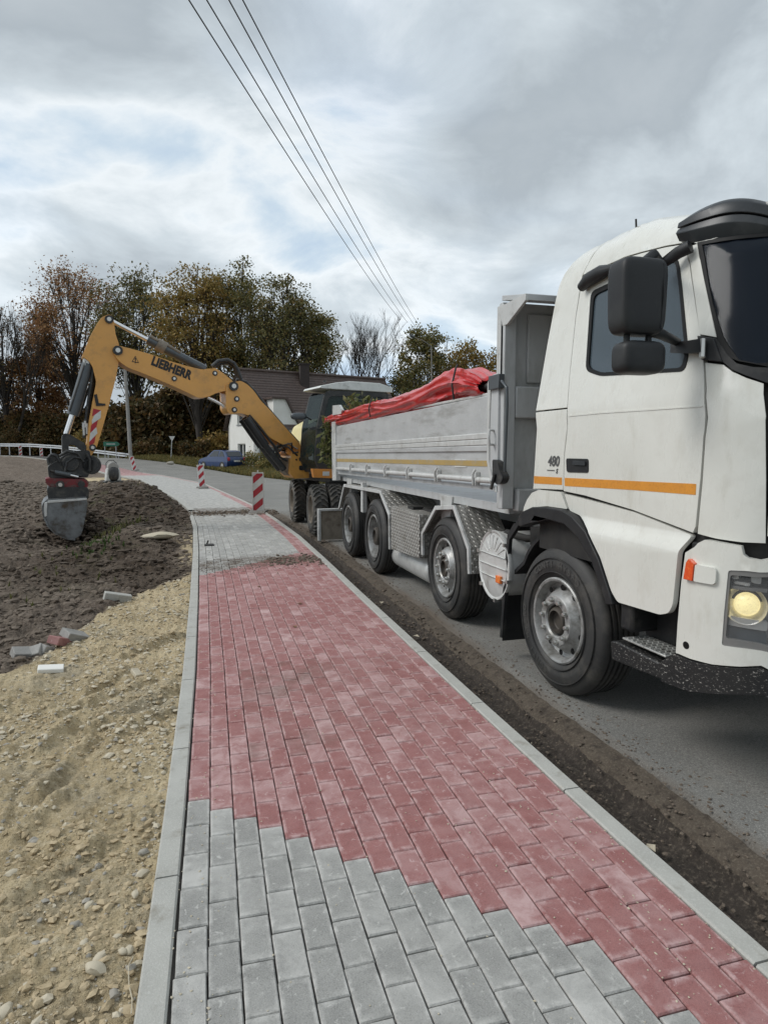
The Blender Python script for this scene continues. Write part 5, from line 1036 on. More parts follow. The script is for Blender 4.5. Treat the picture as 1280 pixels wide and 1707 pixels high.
mb = MB(); mb.tube([ef(-.33, 2.8, .9), ef(-.33, 2.83, .9)], .03, 8); XC('roof_lamp', mb, M['exblack'])
mb = MB(); mb.prism([(0.137,1.856),(0.063,1.891),(-0.025,1.893),(-0.393,1.946),(-0.392,1.899),(-0.037,1.847),(0.063,1.834)], ef, 1.21, 1.17); XC('hand_rail', mb, M['exblack'])
mb = MB(); mb.tube([ef(*p, .9) for p in [(-0.042,2.044),(0.134,2.135),(0.247,2.085),(0.285,2.014)]], .014, 6); XC('cab_mirror_arm', mb, M['exblack']); mb = MB(); ballbox(mb, tuple(ef(*(0.222,2.109), .9)), (.16, .05, .07), 3, 12, 8); XC('cab_mirror', mb, M['cyl'], smooth=60)
# upper structure
mb = MB(); mb.prism([(-.3, .80), (-.3, .96), (-3.4, .96), (-3.5, .80)], ef, 1.22, -1.22); X('turning_deck', mb, M['exblack'], bevel=.02)
mb = MB(); mb.prism([(0.087,1.083),(-0.369,1.071),(-0.681,1.055),(-0.68,0.875),(-0.367,0.887),(0.051,0.913)], ef, 1.26, 1.16); X('side_panel', mb, M['orangepanel'], bevel=.02)
mb = MB(); mb.prism([(-0.13,1.028),(-0.27,1.026),(-0.269,0.943),(-0.129,0.946)], ef, 1.264, 1.25); X('side_sticker', mb, M['sigwhite'])
mb = MB(); mb.prism([(-1.75, .97), (-1.75, 2.0), (-2.0, 2.08), (-3.35, 2.05), (-3.6, 1.8), (-3.6, .97)], ef, 1.22, -1.22); X('engine_hood', mb, M['yellow'], smooth=40, bevel=.05)
mb = MB(); mb.prism(rounded([(-.28, 1.62), (-.42, 1.98), (-.72, 2.14), (-1.7, 2.16), (-1.7, .97), (-.35, .97), (-.38, 1.55)], .06), ef, -.42, -1.22); X('storage_hood', mb, M['paleyellow'], smooth=40, bevel=.04)
mb = MB(); mb.lathe([(.001, 0), (.66, 0), (.66, .22), (.001, .22)], (3.47, 14.2, .6), (0,0,1), 32); X('slew_ring', mb, M['exblack'], smooth=40)
# undercarriage
mb = MB(); mb.box((3.0, 12.3, .25), (4.0, 16.0, .62)); mb.box((2.75, 13.6, .35), (4.25, 14.8, .6)); X('undercarriage', mb, M['exblack'], bevel=.03)
mb = MB(); mb.box((2.55, 13.9, .28), (2.8, 14.25, .66)); X('tool_box', mb, M['lightgrey'], bevel=.02); mb = MB(); mb.box((2.40, 13.55, .14), (2.6, 14.35, .19)); X('step', mb, M['cabwhite'], bevel=.01)
mb = MB(); mb.box((2.21, 11.83, -.19), (4.79, 11.88, .36)); X('dozer_blade', mb, M['muddysteel'], bevel=.01); mb = MB(); mb.box((2.19, 11.78, -.21), (2.235, 11.92, .38)); mb.box((2.235, 11.79, .34), (4.79, 11.90, .38)); X('blade_edge', mb, M['lightgrey'], bevel=.006)
mb = MB(); mb.box((3.1, 11.88, -.02), (3.3, 12.5, .3)); mb.box((3.7, 11.88, -.02), (3.9, 12.5, .3)); X('blade_arm', mb, M['exblack'])
def dig_tyre():
    R = .46; W_ = .30; b = MB(); b.lathe([(.27, .05), (.31, .01), (.38, -.005), (.43, .01), (R, .05), (R, W_-.05), (.43, W_-.01), (.38, W_), (.30, W_-.01), (.27, W_-.05)], (0,0,0), (1,0,0), 48)
    ty = mesh_of('tyre', b.v, b.f, M['tread'], 40); b = MB(); nl_ = 26
    for k in range(nl_):
        a0 = 2*PI*k/nl_
        for half in (0, 1):
            pts = []; m_ = 5
            for i in range(m_+1):
                x = (.012 if half == 0 else W_-.012)+(W_/2-.02)*i/m_*(1 if half == 0 else -1); a = a0+(.12 if half else 0)-.20*math.sin(PI/2*i/m_)
                rr_ = R if i > 0 else R-.025
                for (da, dr) in ((-.035, -.01), (-.028, .038), (.028, .038), (.035, -.01)): pts.append((x, (rr_+dr)*math.cos(a+da), (rr_+dr)*math.sin(a+da)))
            b.add(pts, [(i*4+j, i*4+j+1, i*4+j+5, i*4+j+4) for i in range(m_) for j in range(3)]+[(0,1,2,3), (m_*4+3, m_*4+2, m_*4+1, m_*4)])
    lug = mesh_of('tread_lugs', b.v, b.f, M['tread'], 30)
    b = MB(); b.lathe([(.285, .03), (.275, .012), (.262, .02), (.255, .09), (.22, .15), (.16, .16), (.10, .13), (.09, .06), (.001, .05)], (0,0,0), (1,0,0), 36); rm = mesh_of('rim', b.v, b.f, M['muddysteel'], 35); return ty, lug, rm
DT = dig_tyre()
for s in (12.83, 15.35):
    for side in (0, 1):
        w = empty('wheel', (2.215 if side == 0 else 4.785, s, .28), parent=exc); w.rotation_euler = (s, 0, 0 if side == 0 else PI)
        inst('rim', DT[2], w)
        for dx in (0, .335): inst('tyre', DT[0], w, (dx, 0, 0)); inst('tread_lugs', DT[1], w, (dx, 0, 0))
# bucket link, tiltrotator and bucket at the stick end
plate('link_arm', [(4.416,1.694),(4.376,1.747),(4.299,1.738),(4.147,1.632),(4.042,1.568),(4.016,1.472),(4.096,1.428),(4.21,1.536),(4.316,1.546),(4.316,1.322),(4.423,1.301)], .2, M['exblack'], .04)
plate('coupler_body', [(4.667,1.167),(4.492,1.27),(4.423,1.344),(4.334,1.386),(4.217,1.429),(3.98,1.45),(3.966,1.321),(3.908,1.256),(3.935,1.083),(4.007,1.019),(4.029,0.954),(4.657,0.955)], .30, M['exblack'], .05)
for c, r, d in (((3.965,1.178), .17, .30), ((4.299,1.214), .14, .34), ((4.566,1.291), .10, .2)):
    mb = MB(); mb.tube([ef(*c, d), ef(*c, -d)], r, 20); X('rotor_housing', mb, M['exblack'], smooth=50, bevel=.01); mb = MB(); mb.lathe([(r*.62, 0), (r*.68, -.01), (r*.74, 0)], tuple(ef(*c, d+.004)), (NN.x, NN.y, 0), 20); X('housing_ring', mb, M['cyl'], smooth=50)
for pts in ([(4.647,1.187),(4.661,1.303),(4.602,1.366),(4.527,1.345),(4.475,1.239)], [(4.408,1.004),(4.36,1.238),(4.24,1.322),(4.124,1.3)], [(4.042,1.386),(3.987,1.278),(3.995,1.073)], [(4.633,1.092),(4.483,1.037),(4.31,1.045),(4.136,0.988)], [(4.47,1.344),(4.352,1.429),(4.179,1.386),(4.087,1.235)]):
    mb = MB(); mb.tube([ef(*p, .34) for p in pts], .024, 7); X('hydraulic_hose', mb, M['exblack'], smooth=60)
ecyl('tilt_cylinder', (4.559,1.061), (4.313,1.004), .04, M['cyl'], .36); ecyl('tilt_cylinder_rod', (4.313,1.004), (4.188,0.97), .022, M['rod'], .36)
plate('swivel_ring', [(4.714,0.948),(4.639,0.957),(4.053,0.924),(4.025,0.881),(4.039,0.784),(4.323,0.77),(4.645,0.81),(4.709,0.864)], .36, M['exred'], .02)
pin((4.483,0.838), .07, .40, 'exblack'); pin((4.483,0.838), .035, .41, 'nut', 'pin_cap'); pin((4.145,0.841), .06, .40, 'exblack')
plate('bucket_mount', [(4.683,0.803),(4.051,0.786),(4.024,0.721),(4.04,0.57),(4.676,0.529),(4.696,0.719)], .40, M['exblack'], .03)
bp = [(4.733,0.527),(4.694,0.568),(4.084,0.589),(4.058,0.492),(4.095,0.3),(4.143,0.066),(4.197,-0.071),(4.286,-0.12),(4.42,-0.09),(4.587,0.005),(4.694,0.138),(4.752,0.309),(4.763,0.466)]
for d_ in (.5, -.5): mb = MB(); mb.prism(bp, ef, d_, d_*.94); X('bucket_side', mb, M['bucket'], smooth=30, bevel=.006)
mb = MB(); sh = bp[:2][::-1]; path = [bp[2], bp[1], bp[0], bp[12], bp[11], bp[10], bp[9], bp[8], bp[7]]; inn = offset_poly(path, .03); mb.prism(path+inn[::-1], ef, .53, -.53); X('bucket_shell', mb, M['bucket'], smooth=60)
mb = MB(); t_ = [(4.694,0.578),(4.073,0.599),(4.075,0.562),(4.696,0.531)]; mb.prism(t_, ef, .535, .46); X('bucket_rim', mb, M['alubright'], bevel=.006)
t2 = [(4.742,0.54),(4.695,0.559),(4.709,0.435),(4.714,0.309),(4.752,0.29),(4.76,0.437)]; mb = MB(); mb.prism(t2, ef, .54, .48); X('bucket_rim', mb, M['alubright'], bevel=.006)
rb = [(4.24,0.562),(4.221,0.562),(4.256,0.157),(4.275,0.158)]; mb = MB(); mb.prism(rb, ef, .515, .49); X('bucket_weld', mb, M['bucket'])
0 and put_text('bucket_stamp', 'SE', .18, lambda u, v, d: ef((4.456,0.411)[0]-u, (4.456,0.411)[1]+v, .503), M['alubright'], exc)
# lettering, hazard stripes, warning sign, black marker
l0_, l1_ = (2.857,3.1), (2.14,2.849); ang = math.atan2(l1_[1]-l0_[1], -(l1_[0]-l0_[0])); cx_, cz_ = (l0_[0]+l1_[0])/2, (l0_[1]+l1_[1])/2+.01; ln = math.hypot(l1_[0]-l0_[0], l1_[1]-l0_[1])
vs, fs = text_mb('LIEBHERR', 1., bold=.055, spacing=1.05); wd = max(v[0] for v in vs)-min(v[0] for v in vs); k_ = ln/wd; mb = MB()
for u, v in vs: a, b = u*k_, v*k_*1.35; mb.v.append(tuple(ef(cx_-(a*math.cos(ang)-b*math.sin(ang)), cz_+a*math.sin(ang)+b*math.cos(ang), .226)))
mb.f = fs; X('boom_lettering', mb, M['blackletter'])
tr = [(3.139,3.181),(3.08,3.053),(3.205,3.068)]; mb = MB(); mb.prism(tr, ef, .226, .21); X('warning_sign', mb, M['blackletter']); c3 = (sum(p[0] for p in tr)/3, sum(p[1] for p in tr)/3)
mb = MB(); mb.prism([(c3[0]+(p[0]-c3[0])*.72, c3[1]+(p[1]-c3[1])*.72) for p in tr], ef, .229, .22); X('warning_sign', mb, M['yellow']); put_text('warning_mark', '!', .13, lambda u, v, d: ef(c3[0]-u, c3[1]+v-.01, .232), M['blackletter'], exc, bold=.004)
mb = MB(); mb.prism([(3.865,2.446),(3.815,2.459),(3.79,2.298),(3.68,2.291),(3.681,2.258),(3.833,2.243)], ef, .19, .16); X('stick_marker', mb, M['blackletter'])
strip = [(3.884,2.198),(3.744,2.18),(3.841,1.755),(3.968,1.58)]
hz = [([(3.884,2.198),(3.755,2.169),(3.869,2.08),(3.91,2.057)], 'sigred'), ([(3.869,2.08),(3.755,2.169),(3.77,2.028),(3.915,1.917),(3.918,1.981)], 'sigwhite'), ([(3.915,1.917),(3.812,1.994),(3.847,1.864),(3.951,1.754),(3.936,1.884)], 'sigred'), ([(3.951,1.754),(3.847,1.864),(3.831,1.755),(3.977,1.591)], 'sigwhite'), ([(3.977,1.591),(3.863,1.711),(3.888,1.581),(3.971,1.504)], 'sigred')]
for pl, m_ in hz: mb = MB(); mb.prism(pl, ef, .175, .16); X('hazard_stripe', mb, M[m_])
# ================================================================ warning beacons
def beacon_meshes():
    w, h = .125, 1.0; b = MB(); b.prism([rrect(-w-.012, .04, w+.012, h, .02), [(-w+.008, .065), (-w+.008, h-.03), (w-.008, h-.03), (w-.008, .065)]], lambda u, v, d: Vector((u, d, v)), -.02, .02)
    fr_ = mesh_of('frame', b.v, b.f, M['sigwhite']); b = MB(); b.prism([(-w+.008, .065), (w-.008, .065), (w-.008, h-.03), (-w+.008, h-.03)], lambda u, v, d: Vector((u, d, v)), -.008, .012); pn = mesh_of('panel', b.v, b.f, M['sigwhite'])
    st = []
    x0, x1, z0, z1 = -w+.008, w-.008, .065, h-.03; H = z1-z0
    def clip(poly, ax, lim, keep):
        out = []
        for i in range(len(poly)):
            p, q = poly[i-1], poly[i]; ip, iq = keep(p[ax], lim), keep(q[ax], lim)
            if ip != iq: t = (lim-p[ax])/(q[ax]-p[ax]); out.append(tuple(p[k]+(q[k]-p[k])*t for k in range(2)))
            if iq: out.append(q)
        return out
    for k in range(-1, 4):
        c = z0+H*(k*.38+.02)-.05; pl = [(x0, c), (x1, c+.20), (x1, c+.20+.165), (x0, c+.165)]
        pl = clip(clip(pl, 1, z0, lambda a, l: a >= l), 1, z1, lambda a, l: a <= l) if pl else pl
        if len(pl) > 2:
            b = MB(); b.prism(pl, lambda u, v, d: Vector((u, d, v)), -.011, -.006); st.append(mesh_of('stripe', b.v, b.f, M['sigred']))
    b = MB(); b.prism([(-.40, -.0), (.40, 0), (.37, .06), (.16, .085), (-.16, .085), (-.37, .06)], lambda u, v, d: Vector((d, u, v)), -.19, .19); ft = mesh_of('foot', b.v, b.f, M['rubbergrey'])
    b = MB(); b.box((-.015, -.012, h-.01), (.015, .012, h+.05)); kn = mesh_of('top_peg', b.v, b.f, M['sigwhite']); return fr_, pn, st, ft, kn
BK = beacon_meshes()
def beacon(x, y, z, rz, label, sc=1., ry=0.):
    e = empty('warning_beacon', (x, y, z), label, 'road beacon', 'red and white warning beacons along the road edge'); e.rotation_euler = (0, ry, rz); e.scale = (sc, sc, sc)
    inst('frame', BK[0], e); inst('panel', BK[1], e); [inst('stripe', s, e) for s in BK[2]]; inst('foot', BK[3], e); inst('top_peg', BK[4], e)
b1 = (1.488,15.695); beacon(b1[0], b1[1], -.05, -.25, 'nearest and largest red and white beacon, standing on the kerb left of the excavator wheels', .98)
b2 = (0.386,25.93); beacon(b2[0]*1.0+.0, b2[1], .0, .15, 'second beacon back along the path edge, in front of the blue car', .90, -.08)
beacon(*(-3.59,46.87,0.06), .3, 'leaning beacon at the bend beside the utility pole', .98, -.22)
beacon(*(-15.8,71.25,0.84), .5, 'far small beacon at the left, farthest left of those before the guardrail', 1.0)
beacon(*(-13.65,69.58,0.65), .5, 'far small beacon before the guardrail, middle of the three at the left', 1.0)
beacon(*(-11.49,67.91,0.55), .5, 'far small beacon just left of the bucket link, before the guardrail', 1.0)
# ================================================================ guardrail, pole, signs, lamp, wires
gr = [(-21.6,87.52,1.38), (-17.28,82.09,1.32), (-13.07,76.7,1.07), (-8.9,71.32,0.62), (-5.51,66.17,0.27)]
e = empty('guardrail', gr[2], 'long pale metal guardrail along the far side of the road at the left', 'guardrail')
for dz in (.62,):
    mb = MB(); pl = [Vector(g)+Vector((0, 0, dz)) for g in gr]; pl = [pl[0]+(pl[0]-pl[1])*2]+pl
    for h in (-.13, .08):
        for i in range(len(pl)-1):
            a, b = pl[i]+Vector((0,0,h)), pl[i+1]+Vector((0,0,h)); mb.add([a, b, b+Vector((0,.03,.13)), a+Vector((0,.03,.13)), a+Vector((0,.1,0)), b+Vector((0,.1,0)), b+Vector((0,.1,.13)), a+Vector((0,.1,.13))], [(0,1,2,3),(4,7,6,5),(3,2,6,7),(0,4,5,1)])
    ob('rail', mb, M['galv'], e)
for i in range(len(pl)-1):
    for t in (0, .33, .66):
        p = pl[i].lerp(pl[i+1], t); mb = MB(); mb.box((p.x-.05, p.y+.11, p.z-1.1), (p.x+.05, p.y+.2, p.z+.1)); ob('post', mb, M['galv'], e)
p0 = Vector((-4.97,60.81,0.52)); p1 = Vector((-5.21,60.88,9.06))
e = empty('utility_pole', p0, 'tall leaning grey concrete utility pole behind the leaning beacon', 'utility pole')
mb = MB(); mb.tube([p0-Vector((0,0,.5)), p0.lerp(p1, .5), p1], [.17, .15, .12], 10); ob('pole', mb, M['concrete'], e, smooth=60)
a_ = p0.lerp(p1, .72); mb = MB(); mb.tube([a_, Vector((-6.03,61.12,6.8))], .05, 6); ob('bracket', mb, M['concrete'], e)
e = empty('direction_sign', (-7.18,66.66,0.55), 'green arrow shaped direction sign on two thin posts behind the guardrail', 'road sign')
c0, c1 = Vector((-7.83,66.85,1.79)), Vector((-6.48,66.45,2.06)); mb = MB(); y0 = c0.y; z0, z1 = c0.z, c0.z+.42; x0, x1 = c0.x, c1.x
fs_ = lambda u, v, d: Vector((u, y0+(u-x0)*.25+d, v))
mb.prism([(x0, z0), (x1-.2, z0), (x1+.08, (z0+z1)/2), (x1-.2, z1), (x0, z1)], fs_, -.03, .03); ob('sign_board', mb, M['signgreen'], e)
mb = MB(); mb.prism([(x0+.25, z0+.17), (x1-.35, z0+.17), (x1-.35, z0+.25), (x0+.25, z0+.25)], fs_, -.035, -.03); ob('lettering', mb, M['sigwhite'], e)
for x in (x0+.1, x1-.3): mb = MB(); mb.tube([fs_(x, z0-1.6, .06), fs_(x, z1, .06)], .035, 6); ob('post', mb, M['galv'], e)
p = Vector((-1.72,60.91,0.4)); q = Vector((-1.56,60.86,2.44)); e = empty('yield_sign', p, 'small white triangular sign seen from behind on a post before the trees', 'road sign')
mb = MB(); mb.tube([p, q], .035, 6); ob('post', mb, M['galv'], e); mb = MB(); mb.prism([(q.x-.26, q.z+.2), (q.x, q.z-.25), (q.x+.26, q.z+.2)], lambda u, v, d: Vector((u, q.y+d, v)), -.05, -.02); ob('sign_plate', mb, M['sigwhite'], e)
st = Vector((-1.49,52.51,0.46)); o = inst('stone', sb[0], None, st, (0,0,0), (.3,.25,.25)); tag(o, 'light grey boulder at the grass edge across the road below the yield sign', 'stone')
L0, L1, L2 = Vector((14.72,39.46,2.58)), Vector((14.57,39.5,7.9)), Vector((13.53,39.81,8.45))
e = empty('street_lamp', (L0.x, L0.y, -.2), 'thin street lamp with a slanting arm rising behind the red tarpaulin', 'street lamp')
mb = MB(); mb.tube([Vector((L0.x, L0.y, -.2)), L1], [.07, .045], 8); ob('pole', mb, M['wood'], e, smooth=60); mb = MB(); mb.tube([L1, L1.lerp(L2, .5)+Vector((0,0,.08)), L2], .03, 6); ob('arm', mb, M['wood'], e); mb = MB(); mb.tube([L2, L2+(L2-L1)*.22], [.07, .09], 8); ob('lamp_head', mb, M['cyl'], e)
wl = ['power line crossing the sky, leftmost of the four at the top of the photo', 'power line crossing the sky, second from the left of the four', 'power line crossing the sky, third from the left of the four', 'power line crossing the sky, rightmost of the four']
for lab, (a, b) in zip(wl, [((0.2,10.36,7.8), (13.79,43.89,10.16)), ((0.45,10.7,8.06), (14.26,43.76,10.0)), ((0.76,10.61,8.06), (14.74,43.62,9.8)), ((0.99,10.96,8.31), (15.09,43.52,9.72))]):
    a, b = Vector(a), Vector(b); d = b-a; A2 = a-d*.45; B2 = b+d*.05; n = 40; mb = MB()
    mb.tube([A2.lerp(B2, i/n)+Vector((0, 0, -.5*4*(i/n)*(1-i/n)+.33)) for i in range(n+1)], .011, 5, False); ob('power_line', mb, M['wire'], label=lab, cat='cable', group='overhead power lines', base=a)
# ================================================================ plate compactor on the far sand
cb_ = (-3.394,31.879); z0 = field_z(*cb_); e = empty('plate_compactor', (cb_[0], cb_[1], z0), 'grey plate compactor machine standing on the pale sand beyond the soil heap', 'compactor')
e.rotation_euler = (0, 0, .3); e.location.z = z0+.02; pc = Vector((cb_[0], cb_[1], z0+.02))
def K(name, mb, m, **kw): mb.v = [tuple(Vector(v)+pc) for v in mb.v]; return ob(name, mb, m, e, **kw)
mb = MB(); mb.prism([(-.36, 0), (.36, 0), (.40, .06), (.34, .1), (-.34, .1), (-.40, .06)], lambda u, v, d: Vector((u, d, v)), -.3, .3); K('base_plate', mb, M['exblack'], bevel=.01)
for s in (-1, 1): mb = MB(); mb.prism([(s*.33, .1), (s*.14, .1), (s*.16, .55), (s*.22, .72), (s*.27, .6)], lambda u, v, d: Vector((u, d, v)), -.22, .2); K('side_cover', mb, M['lightgrey'], bevel=.03)
mb = MB(); ballbox(mb, (0, -.1, .42), (.24, .22, .32), 3); K('engine', mb, M['exblack'], smooth=60); mb = MB(); mb.prism([(-.25, .66), (.25, .66), (.22, .80), (.08, .95), (-.08, .95), (-.2, .84)], lambda u, v, d: Vector((u, d, v)), -.2, .15); K('top_cover', mb, M['concrete'], bevel=.04)
mb = MB(); mb.tube([(-.25, .1, .5), (-.22, .25, .9), (-.1, .3, 1.02), (.1, .3, 1.02), (.22, .25, .9), (.25, .1, .5)], .018, 6); K('handle', mb, M['exblack'])
mb = MB(); mb.box((-.06, -.28, .5), (.07, -.2, .62)); K('filter_cap', mb, M['sigwhite'], bevel=.02)
# ================================================================ house across the road
cosA, sinA = math.cos(math.atan(320/1100)), math.sin(math.atan(320/1100))
def hw(x, y): return Vector((x*cosA+y*sinA, -x*sinA+y*cosA))
C1 = hw(-9.9, 51.0); ph = math.radians(33); sdv = hw(math.cos(ph), math.sin(ph)); gdv = hw(-math.sin(ph), math.cos(ph)); GW, SL, EZ, RZ = 5.8, 13.5, 3.3, 7.75
def hp(a, b, z): p = C1+gdv*a+sdv*b; return Vector((p.x, p.y, z))   # a along the gable, b along the side
house = empty('white_house', hp(0, 0, 0), 'white two storey house with steep brown tiled roof across the road', 'house')
def Hs(name, mb, m, **kw): return ob(name, mb, m, kw.pop('parent', house), **kw)
def gab(u, v, d): return hp(u, d, v)
w1_ = [(2.0, .6), (3.7, .6), (3.7, 1.95), (2.0, 1.95)]; w2_ = [(1.8, 3.5), (3.7, 3.5), (3.7, 4.4), (1.8, 4.4)]
mb = MB(); mb.prism([[(0, -.6), (GW, -.6), (GW, EZ), (GW/2, RZ-.12), (0, EZ)], w1_, w2_], gab, 0, .3); Hs('gable_wall', mb, M['plaster'])
for wn in (w1_, w2_):
    xa, za = wn[0]; xb, zb = wn[2]; mb = MB(); mb.prism([[(xa, za), (xb, za), (xb, zb), (xa, zb)], [(xa+.08, za+.08), (xa+.8, za+.08), (xa+.8, zb-.08), (xa+.08, zb-.08)], [(xa+.9, za+.08), (xb-.08, za+.08), (xb-.08, zb-.08), (xa+.9, zb-.08)]], gab, .12, .18); f_ = Hs('window', mb, M['plaster'])
    mb = MB(); mb.prism([(xa, za), (xb, za), (xb, zb), (xa, zb)], gab, .19, .21); ob('pane', mb, M['housewin'], f_)
    mb = MB(); mb.prism([(xa-.08, za-.09), (xb+.08, za-.09), (xb+.08, za), (xa-.08, za)], gab, -.08, .1); ob('sill', mb, M['wallshade_sill'], f_)
mb = MB(); mb.prism([(0.0, -.6), (0, EZ), (SL, EZ), (SL, -.6)], lambda u, v, d: hp(.0+d, u, v), 0.003, .28); Hs('side_wall', mb, M['wallshade_sill'])  # same white plaster as the gable, its shade painted as grey
mb = MB(); mb.prism([(0, -.6), (0, EZ), (SL, EZ), (SL, -.6)], lambda u, v, d: hp(GW-d, u, v), 0.003, .28); Hs('back_wall', mb, M['plaster']); mb = MB(); mb.prism([(0, -.6), (GW, -.6), (GW, EZ), (GW/2, RZ-.12), (0, EZ)], lambda u, v, d: hp(u, SL-d, v), 0, .3); Hs('far_gable_wall', mb, M['plaster'])
mb = MB(); sl = math.hypot(GW/2+.35, (RZ-EZ)*(GW/2+.35)/(GW/2)); nrow = 22
mrow = MB()
for sgn, m_ in ((0, 0), (1, 1)):
    def rf(u, t, o_):  # u along ridge, t from eave (0) to ridge (1)
        a = (-.4+(GW/2+.4)*t); z = EZ-.25+(RZ-EZ+.3)*t; aa = a if sgn == 0 else GW-a; return hp(aa, u, z+o_)
    for r in range(nrow):
        t0, t1 = r/nrow, (r+1)/nrow; mrow.add([rf(-.35, t0, .07), rf(SL+.3, t0, .07), rf(SL+.3, t1, .02), rf(-.35, t1, .02), rf(-.35, t0, 0), rf(SL+.3, t0, 0)], [(0,1,2,3), (4,5,1,0)])
Hs('roof_tiles', mrow, M['roof'], kind='stuff')
mb = MB(); mb.tube([hp(GW/2, -.35, RZ+.1), hp(GW/2, SL+.3, RZ+.1)], .13, 8); Hs('ridge', mb, M['roof'])
mb = MB(); pc_ = hp(GW/2-.5, 5.4, 0); mb.box((pc_.x-.35, pc_.y-.35, RZ-1.2), (pc_.x+.4, pc_.y+.4, RZ+.75)); mb.box((pc_.x-.42, pc_.y-.42, RZ+.75), (pc_.x+.47, pc_.y+.47, RZ+.85)); Hs('chimney', mb, M['chimney'])
# dormer: white cheek and front wall below it
mb = MB(); mb.prism([(1.5, 3.0), (2.5, 3.0), (2.9, 5.35), (1.5, 5.35)][0:0] or [(1.5, 2.6), (3.7, 2.6), (3.5, 3.5), (2.5, 5.4), (1.5, 5.4)], lambda u, v, d: hp(-.15+d, u, v), 0, 2.0); Hs('dormer', mb, M['plaster']); mb = MB(); mb.prism([(1.3, 5.4), (2.5, 5.4), (3.55, 3.5), (3.7, 3.55), (2.6, 5.55), (1.3, 5.55)], lambda u, v, d: hp(-.35+d, u, v), 0, 2.6); Hs('dormer_roof', mb, M['roof'])
# ================================================================ parked car
car = empty('parked_car', (2.24,51.42,-0.18), 'small dark blue hatchback car parked in front of the white house', 'car')
cp = Vector((2.24,51.42,-0.18))+Vector((0, 0, .16)); yaw = math.radians(-28)
def cf(x, y, z): # x forward (to the left), y across
    d = hw(-math.cos(math.radians(44)), math.sin(math.radians(44))); n = hw(-math.sin(math.radians(44)), -math.cos(math.radians(44))); return Vector((cp.x+d.x*x+n.x*y, cp.y+d.y*x+n.y*y, cp.z+z))
body = rounded([(-1.95, .28), (-2.0, .62), (-1.92, .92), (-1.4, .98), (1.0, .93), (1.85, .76), (2.0, .55), (1.98, .28), (1.62, .26), (1.55, .48), (1.25, .60), (.95, .48), (.88, .24), (-.92, .24), (-1.0, .48), (-1.28, .60), (-1.58, .48), (-1.64, .26)], .09, 3)
mb = MB(); mb.prism(body, lambda u, v, d: cf(u, d*(1-.10*max(0, v-.6)), v), .84, -.84); Cb = ob('body', mb, M['carblue'], car, smooth=40, bevel=.05)
gh = [(-1.85, .93), (-1.35, 1.38), (-.9, 1.46), (.1, 1.45), (.98, .92)]
mb = MB(); mb.prism(rounded(gh, .08, 3), lambda u, v, d: cf(u, d*(1-.30*max(0, v-.92)), v), .76, -.76); ob('cabin', mb, M['carblue'], car, smooth=40, bevel=.03)
for gl in ([(-1.5, .98), (-1.18, 1.33), (-.85, 1.38), (-.72, .98)], [(-.64, .98), (-.66, 1.39), (.04, 1.38), (.62, .98)]):
    for s in (1, -1): mb = MB(); mb.prism(gl, lambda u, v, d: cf(u, s*(.76*(1-.30*max(0, v-.92))+d), v), .012, -.01); ob('side_window', mb, M['housewin'], car)
mb = MB(); mb.add([cf(-1.80, .6, 1.0), cf(-1.80, -.6, 1.0), cf(-1.42, -.55, 1.34), cf(-1.42, .55, 1.34)], [(0,1,2,3)]); ob('rear_window', mb, M['housewin'], car)
mb = MB(); mb.add([cf(.16, .6, 1.42), cf(.16, -.6, 1.42), cf(.97, -.66, .96), cf(.97, .66, .96)], [(0,1,2,3)]); ob('windscreen', mb, M['housewin'], car)
for s in (1, -1): mb = MB(); ballbox(mb, tuple(cf(-1.95, s*.68, .80)), (.10, .10, .13), 4, 10, 6); ob('tail_lamp', mb, M['sigred'], car)
mb = MB(); mb.prism([(-.26, .60), (.26, .60), (.26, .72), (-.26, .72)], lambda u, v, d: cf(-2.0-d, u, v), .02, -.02); ob('number_plate', mb, M['sigwhite'], car)
n_ = (cf(0, 1, 0)-cf(0, 0, 0))
for x in (-1.3, 1.27):
    for s in (1, -1):
        c_ = cf(x, s*.86, .31); w = empty('wheel', c_, parent=car); mb = MB(); mb.lathe([(.19, 0), (.29, 0), (.31, -.03), (.31, -.18), (.2, -.2)], tuple(c_), tuple(n_*s), 20); ob('tyre', mb, M['tyre'], w, smooth=50); mb = MB(); mb.lathe([(.20, -.01), (.17, -.02), (.06, .0), (.001, .0)], tuple(c_), tuple(n_*s), 20); ob('rim', mb, M['nut'], w, smooth=50)
# ================================================================ trees
M['lf_rust'] = foliage_mat('rust_leaves', [(0.138,0.069,0.034), (0.253,0.127,0.057), (0.368,0.196,0.081), (0.230,0.167,0.069)]); M['lf_dark'] = foliage_mat('dark_oak_leaves', [(0.062,0.065,0.027), (0.106,0.106,0.040), (0.175,0.150,0.053), (0.237,0.150,0.056)])
M['lf_gold'] = foliage_mat('golden_green_leaves', [(0.127,0.109,0.034), (0.218,0.172,0.052), (0.345,0.230,0.069), (0.253,0.149,0.052)]); M['lf_green'] = foliage_mat('green_brown_leaves', [(0.072,0.078,0.031), (0.132,0.132,0.048), (0.216,0.180,0.060), (0.300,0.198,0.066)])
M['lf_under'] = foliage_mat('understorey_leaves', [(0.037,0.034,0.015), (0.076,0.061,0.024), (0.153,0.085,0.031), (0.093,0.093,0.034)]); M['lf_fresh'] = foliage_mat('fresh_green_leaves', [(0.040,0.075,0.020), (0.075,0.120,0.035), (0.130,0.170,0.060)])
M['lf_dry'] = foliage_mat('wilted_leaves', [(0.080,0.100,0.030), (0.140,0.150,0.050), (0.200,0.180,0.080)])
